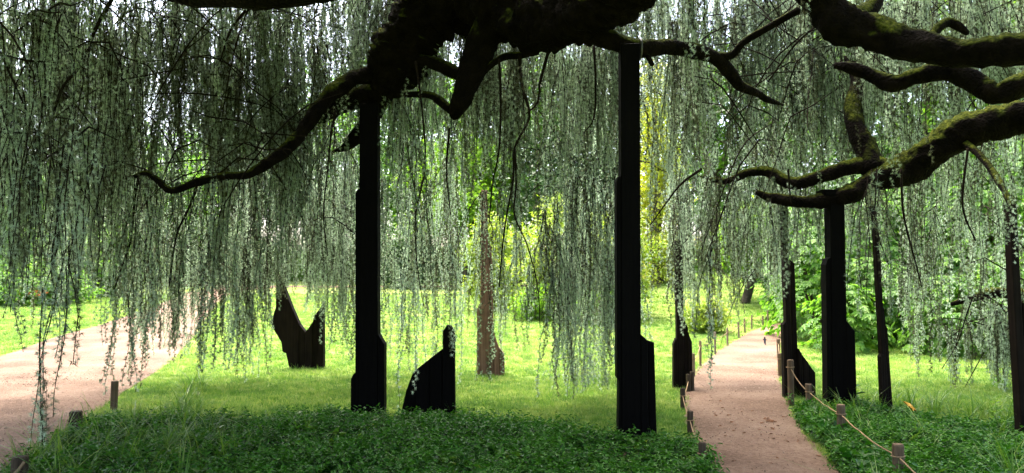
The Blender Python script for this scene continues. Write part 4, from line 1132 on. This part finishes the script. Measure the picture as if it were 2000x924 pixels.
x = np.concatenate([x, xl_]); y = np.concatenate([y, yl_]); z = np.concatenate([z, np.maximum(5.6 + rng.normal(0, .5, nl_), EYE + yl_ * .46 + .6)]); n = len(x)
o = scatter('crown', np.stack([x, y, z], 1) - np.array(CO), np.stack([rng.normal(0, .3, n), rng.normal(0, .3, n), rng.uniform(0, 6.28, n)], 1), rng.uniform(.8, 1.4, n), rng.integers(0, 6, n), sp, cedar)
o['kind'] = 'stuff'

# ------------------------------------------------------------------ small things
# running child-shaped figure on the path, built only bird-sized
pb = onground(1494, 675); ch = P(1494, 658, pb.y).z - pb.z
child = empty('person', pb, 'tiny child shaped figure in dark clothes running away along the narrow gravel path', 'person')
u = ch
sk = [((0, 0, .50), .075), ((0, .02, .62), .08), ((0, .03, .74), .075), ((0, .035, .80), .035), ((0, .04, .87), .075), ((0, .04, .95), .07),
      ((.09, .03, .74), .04), ((.17, -.02, .66), .03), ((.22, .05, .60), .025), ((-.09, .03, .74), .04), ((-.18, .05, .68), .03), ((-.21, .12, .62), .025),
      ((.05, 0, .47), .055), ((.07, .08, .28), .045), ((.07, -.02, .06), .03), ((.07, .06, .03), .03), ((-.05, 0, .47), .055), ((-.06, .02, .28), .045), ((-.06, -.16, .22), .032), ((-.06, -.2, .15), .03)]
ed = [(0, 1), (1, 2), (2, 3), (3, 4), (4, 5), (2, 6), (6, 7), (7, 8), (2, 9), (9, 10), (10, 11), (0, 12), (12, 13), (13, 14), (14, 15), (0, 16), (16, 17), (17, 18), (18, 19)]
me = bpy.data.meshes.new('body'); me.from_pydata([tuple(c * u for c in p) for p, _ in sk], ed, [])
M['child'] = plain('dark_blue_clothes', (0.03, 0.035, 0.06)); M['hair'] = plain('dark_brown_hair', (0.012, 0.006, 0.005))
me.materials.append(M['child'])
body = link('body', me, child)
md = body.modifiers.new('skin', 'SKIN')
for v, (_, r) in zip(me.skin_vertices[0].data, sk): v.radius = (r * u * 1.35, r * u * 1.35)
me.skin_vertices[0].data[0].use_root = True
body.modifiers.new('sub', 'SUBSURF').render_levels = 1
b = Buf()
tube(b, [Vector((0, .0, .72)) * u, Vector((0, .0, .82)) * u, Vector((0, .015, .92)) * u, Vector((0, .03, 1.0)) * u], [.05 * u, .095 * u, .1 * u, .05 * u], 10, .02 * u, .15, 40)
link('hair', b.mesh('hair', [M['hair']], True), child)

# fallen leaves on the path
V_, F_ = leaves(np.zeros((5, 3)), np.array([[1, 0, .12], [.75, .7, .2], [.75, -.7, .1], [-.1, 1, .25], [-.1, -1, .2]]), np.tile([0, 0, 1.0], (5, 1)), np.array([.1, .085, .085, .06, .06]), .045, .3, 'leaf')
lme = fastmesh('fallen_leaf', V_, F_, [M['deadleaf']])
for (px, py, s) in [(1497, 822, 1.1), (1503, 828, 1.2), (1490, 830, .8), (1512, 827, .9), (1430, 829, .6), (1405, 836, .5), (1452, 850, .5), (1508, 842, .7), (1522, 836, .5), (1396, 815, .6), (1422, 815, .6), (1600, 896, .6), (1530, 818, .5), (1575, 850, .6), (1412, 800, .5), (1470, 806, .5)] + [(random.uniform(1380, 1560), random.uniform(770, 915), random.uniform(.25, .5)) for _ in range(24)]:
    p = onground(px, py)
    if not inpoly(np.array([p.x]), np.array([p.y]), PATHS[0])[0]: continue
    o = link('fallen_leaf', lme); o.location = (p.x, p.y, p.z + .022); o.rotation_euler = (random.uniform(-.3, .3), random.uniform(-.3, .3), random.uniform(0, 6.28)); o.scale = (s * .62,) * 3
    tag(o, 'brown dry leaf lying on the narrow gravel path', 'leaf', 'dry leaves on the path')
# one yellow leaf in the right ground cover
M['yellow'] = plain('yellow_leaf', (0.55, 0.30, 0.03))
yl = fastmesh('yellow_leaf', V_, F_, [M['yellow']])
p = onground(1775, 838); o = link('yellow_leaf', yl); o.location = (p.x, p.y, p.z + .24); o.rotation_euler = (.6, .2, .6); o.scale = (1.3,) * 3
tag(o, 'bright yellow orange leaf lying on the right ground cover', 'leaf')
# orange flowers beyond the walk
M['orange'] = plain('orange_petal', (0.6, 0.16, 0.05))
fl = [rdir(40)]
for (px, py, d, lab) in [(66, 572, 33.0, 'clump of orange flowers in front of the low feathery shrub'), (118, 560, 36.5, 'clump of red orange flowers beside the gravel walk border')]:
    c = P(px, py, d); g = float(G(c.x, c.y)); t = empty('flower_clump', (c.x, c.y, g), lab, 'flowers')
    n = 46; C = rng.normal(size=(n, 3)) * np.array([.3, .2, .09]) + np.array([0, 0, max(.2, c.z - g)])
    Vf, Ff = leaves(C, rng.normal(size=(n, 3)), rng.normal(size=(n, 3)) * .4 + np.array([0, -.5, 1]), .1, .09, .2, 'leaf'); link('blooms', fastmesh('blooms', Vf, Ff, [M['orange']]), t)
    n = 90; C = rng.normal(size=(n, 3)) * np.array([.36, .3, .02]); C[:, 2] = rng.uniform(0, .2, n)
    Vf, Ff = leaves(C, rng.normal(size=(n, 3)) + np.array([0, 0, 1.2]), rng.normal(size=(n, 3)), .14, .04, .2, 'leaf'); link('leaves', fastmesh('leaves', Vf, Ff, [M['leaf_lime']]), t)
# weeds at the feet of the props
def weed(px, py, h, lab, m='leaf_lime', n=12, l=.07):
    p = onground(px, py); t = empty('weed', p, lab, 'weed')
    b = Buf(); tube(b, [(0, 0, -.02), (.02, 0, h * .5), (.01, .01, h)], [.004, .003, .002], 5, .05); link('stem', b.mesh('stem', [M['longgrass']], True), t)
    C = np.stack([np.full(n, .012), np.zeros(n), np.linspace(h * .25, h, n)], 1); th = np.arange(n) * 2.4
    Vf, Ff = leaves(C, np.stack([np.cos(th), np.sin(th), np.full(n, .45)], 1), np.tile([0, 0, 1.0], (n, 1)), l * np.linspace(1.2, .8, n), l * .5, .2, 'leaf'); link('leaves', fastmesh('leaves', Vf, Ff, [M[m]]), t)
weed(719, 812, .14, 'small pale leafed seedling at the foot of the prop under the gnarled limb', n=7)
weed(1727, 812, .34, 'leafy weed climbing beside the slim leaning prop', n=14, l=.06)
weed(1740, 815, .22, 'short leafy weed at the foot of the slim leaning prop', n=10, l=.05)
weed(1945, 835, .3, 'tall leafy weed in the grass beside the slim brown prop', n=12)
weed(1668, 806, .3, 'broad leaved weed at the foot of the prop beside the narrow path', 'vinca', n=9, l=.14)
weed(820, 812, .12, 'tiny weed at the foot of the black fin of planks', n=6, l=.05)
